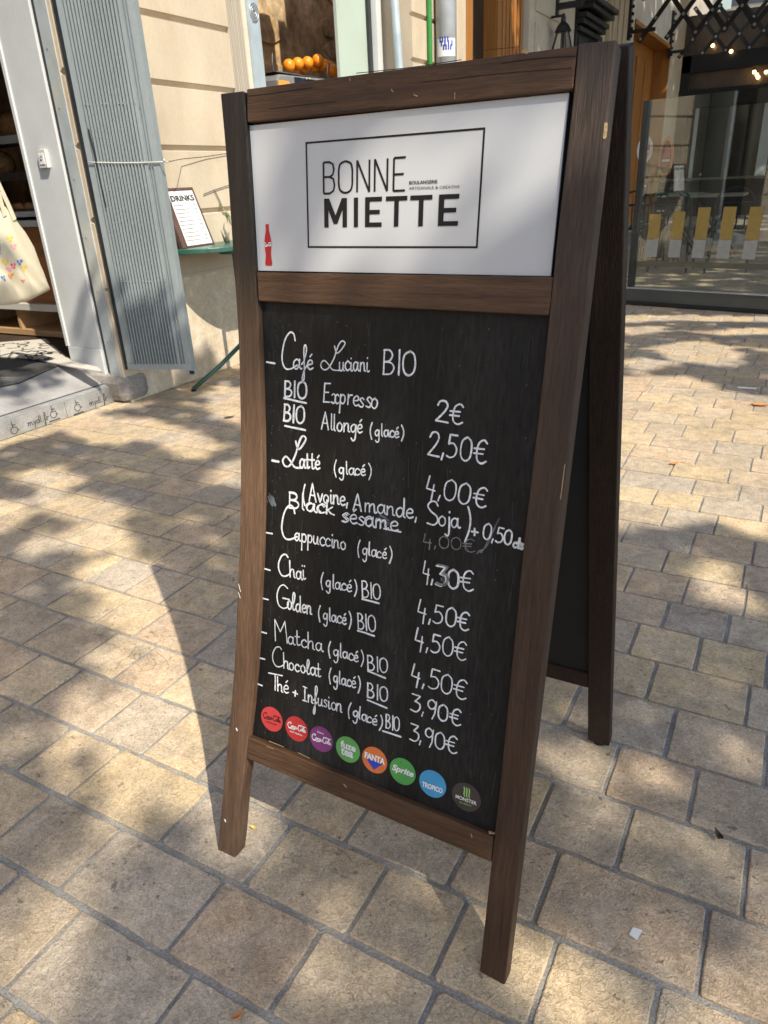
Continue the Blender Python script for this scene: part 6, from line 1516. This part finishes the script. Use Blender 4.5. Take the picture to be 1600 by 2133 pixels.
# visible shade area, dense; each leaf stands somewhere along the ray from the spot it shades to the sun
for k in range(19000):
    qx, qy = rt.uniform(-2.7, 2.2), rt.uniform(-1.6, 6.4)
    if qx < -2.45+.25*noise.noise((qy*2, 0, 5)): continue
    h = rt.uniform(4.6, 7.4); r = rt.uniform(.055, .095)
    if (qy < -.14 and qx < .05) or (qx > .56 and qy < .42):         # airy outer crown: high small leaves, soft broken light below
        h = rt.uniform(7.6, 10.5); r = rt.uniform(.045, .075)
        if rt.random() < (.46 if qx < .05 else .52): continue
    if lit(qx, qy): continue
    near_ = lambda d: any(lit(qx+d*cos(a), qy+d*sin(a)) for a in (0, .785, 1.571, 2.356, 3.142, 3.927, 4.712, 5.498))
    sg = .0 < qy < .78 and -.95 < qx < .05
    if near_(r*(.7 if sg else .25)):
        r = .036
        if near_(r*(.6 if sg else .15)): continue
    add_leaf(qx, qy, h, r, 0 if qy < 2.3 else 1)
# loose outer sprays, thin over the facade's edge
for k in range(420):
    qx, qy = rt.uniform(-3.4, -2.3), rt.uniform(-.5, 3.0); cl = noise.noise((qx*2.2, qy*2.2, 1.7))
    if cl > .30: add_leaf(qx, qy, rt.uniform(4.6, 6.4), rt.uniform(.05, .09), 0)
for k in range(5200):
    qx, qy = rt.uniform(-3.2, 3.5), rt.uniform(6.4, 12.5)
    if noise.noise((qx*1.6, qy*1.6, 4.2)) > .40: continue
    add_leaf(qx, qy, rt.uniform(5.2, 8.2), rt.uniform(.09, .15), 2)
for k in range(6500):                             # unseen crown added to shade the far facade
    qx, qy = rt.uniform(-5.2, -2.4), rt.uniform(8.3, 21.5)
    if qy < 9.2 and noise.noise((qx*2, qy*2, 9)) > .1: continue
    add_leaf(qx, qy, rt.uniform(5.2, 8.2), rt.uniform(.10, .17), 3)
for k in range(3500):
    qx, qy = rt.uniform(-2.4, 3.5), rt.uniform(12.3, 20)
    if noise.noise((qx*1.2, qy*1.2, 4.2)) > .25: continue
    add_leaf(qx, qy, rt.uniform(5.2, 8.2), rt.uniform(.12, .18), 3)
for (px, py), rr3, n3 in [((300, 715), .17, 70), ((345, 735), .12, 40), ((265, 690), .08, 20)]:      # small sprays throwing the dapples on shutter and post
    c = qs(shp(px, py))
    for k in range(n3): add_leaf(c[0]+rt.gauss(0, rr3*.5), c[1]+rt.gauss(0, rr3*.5), rt.uniform(4.8, 6), rt.uniform(.035, .06), 0)
for (px, py), rr3, n3 in [((195, 700), .10, 26), ((170, 655), .07, 14)]:
    c = qs(rev(px, py))
    for k in range(n3): add_leaf(c[0]+rt.gauss(0, rr3*.5), c[1]+rt.gauss(0, rr3*.5), rt.uniform(4.8, 6), rt.uniform(.035, .06), 0)
for k in range(1500):
    qx, qy = rt.uniform(1.6, 3.6), rt.uniform(-3.5, 6.5); add_leaf(qx, qy, rt.uniform(4.8, 8), rt.uniform(.09, .14), 0 if qy < 2.3 else 1)
tl = [('tall leafy plane tree standing behind the photographer', (4.6, -4.4)), ('tall leafy plane tree standing right of the terrace', (5.8, 2.3)), ('tall leafy plane tree shading the far terrace', (6.2, 7.5)), ('unseen plane tree added to shade the far facade', (3.2, 12.5))]
for i, (lab, (tx, ty)) in enumerate(tl):
    t = thing('plane_tree', lab, 'tree', (tx, ty, 0), 'plane trees along the street')
    part(crowns[i], 'crown', t, fix=False)
    mb = MB(); mb.tube([(tx, ty, 0), (tx+.03, ty, .3), (tx-.05, ty+.04, 1.6), (tx+.05, ty, 3.2), (tx, ty+.05, 4.4), (tx-.1, ty, 6.3)], [.24, .19, .17, .15, .12, .03], M['bark'], 14); part(mb, 'trunk', t, smooth=True)
    for k in range(6):
        a = k*1.05+i; mb = MB(); R__ = 1.1 if i < 2 else 1.7; e_ = Vector((tx+R__*cos(a), ty+R__*sin(a), 5.6+.4*(k % 3)))
        mb.tube([(tx, ty, 3.5+.15*k), Vector((tx, ty, 4.2+.1*k)).lerp(e_, .5), e_], [.08, .05, .015], M['bark'], 8); part(mb, 'limb', t, smooth=True)
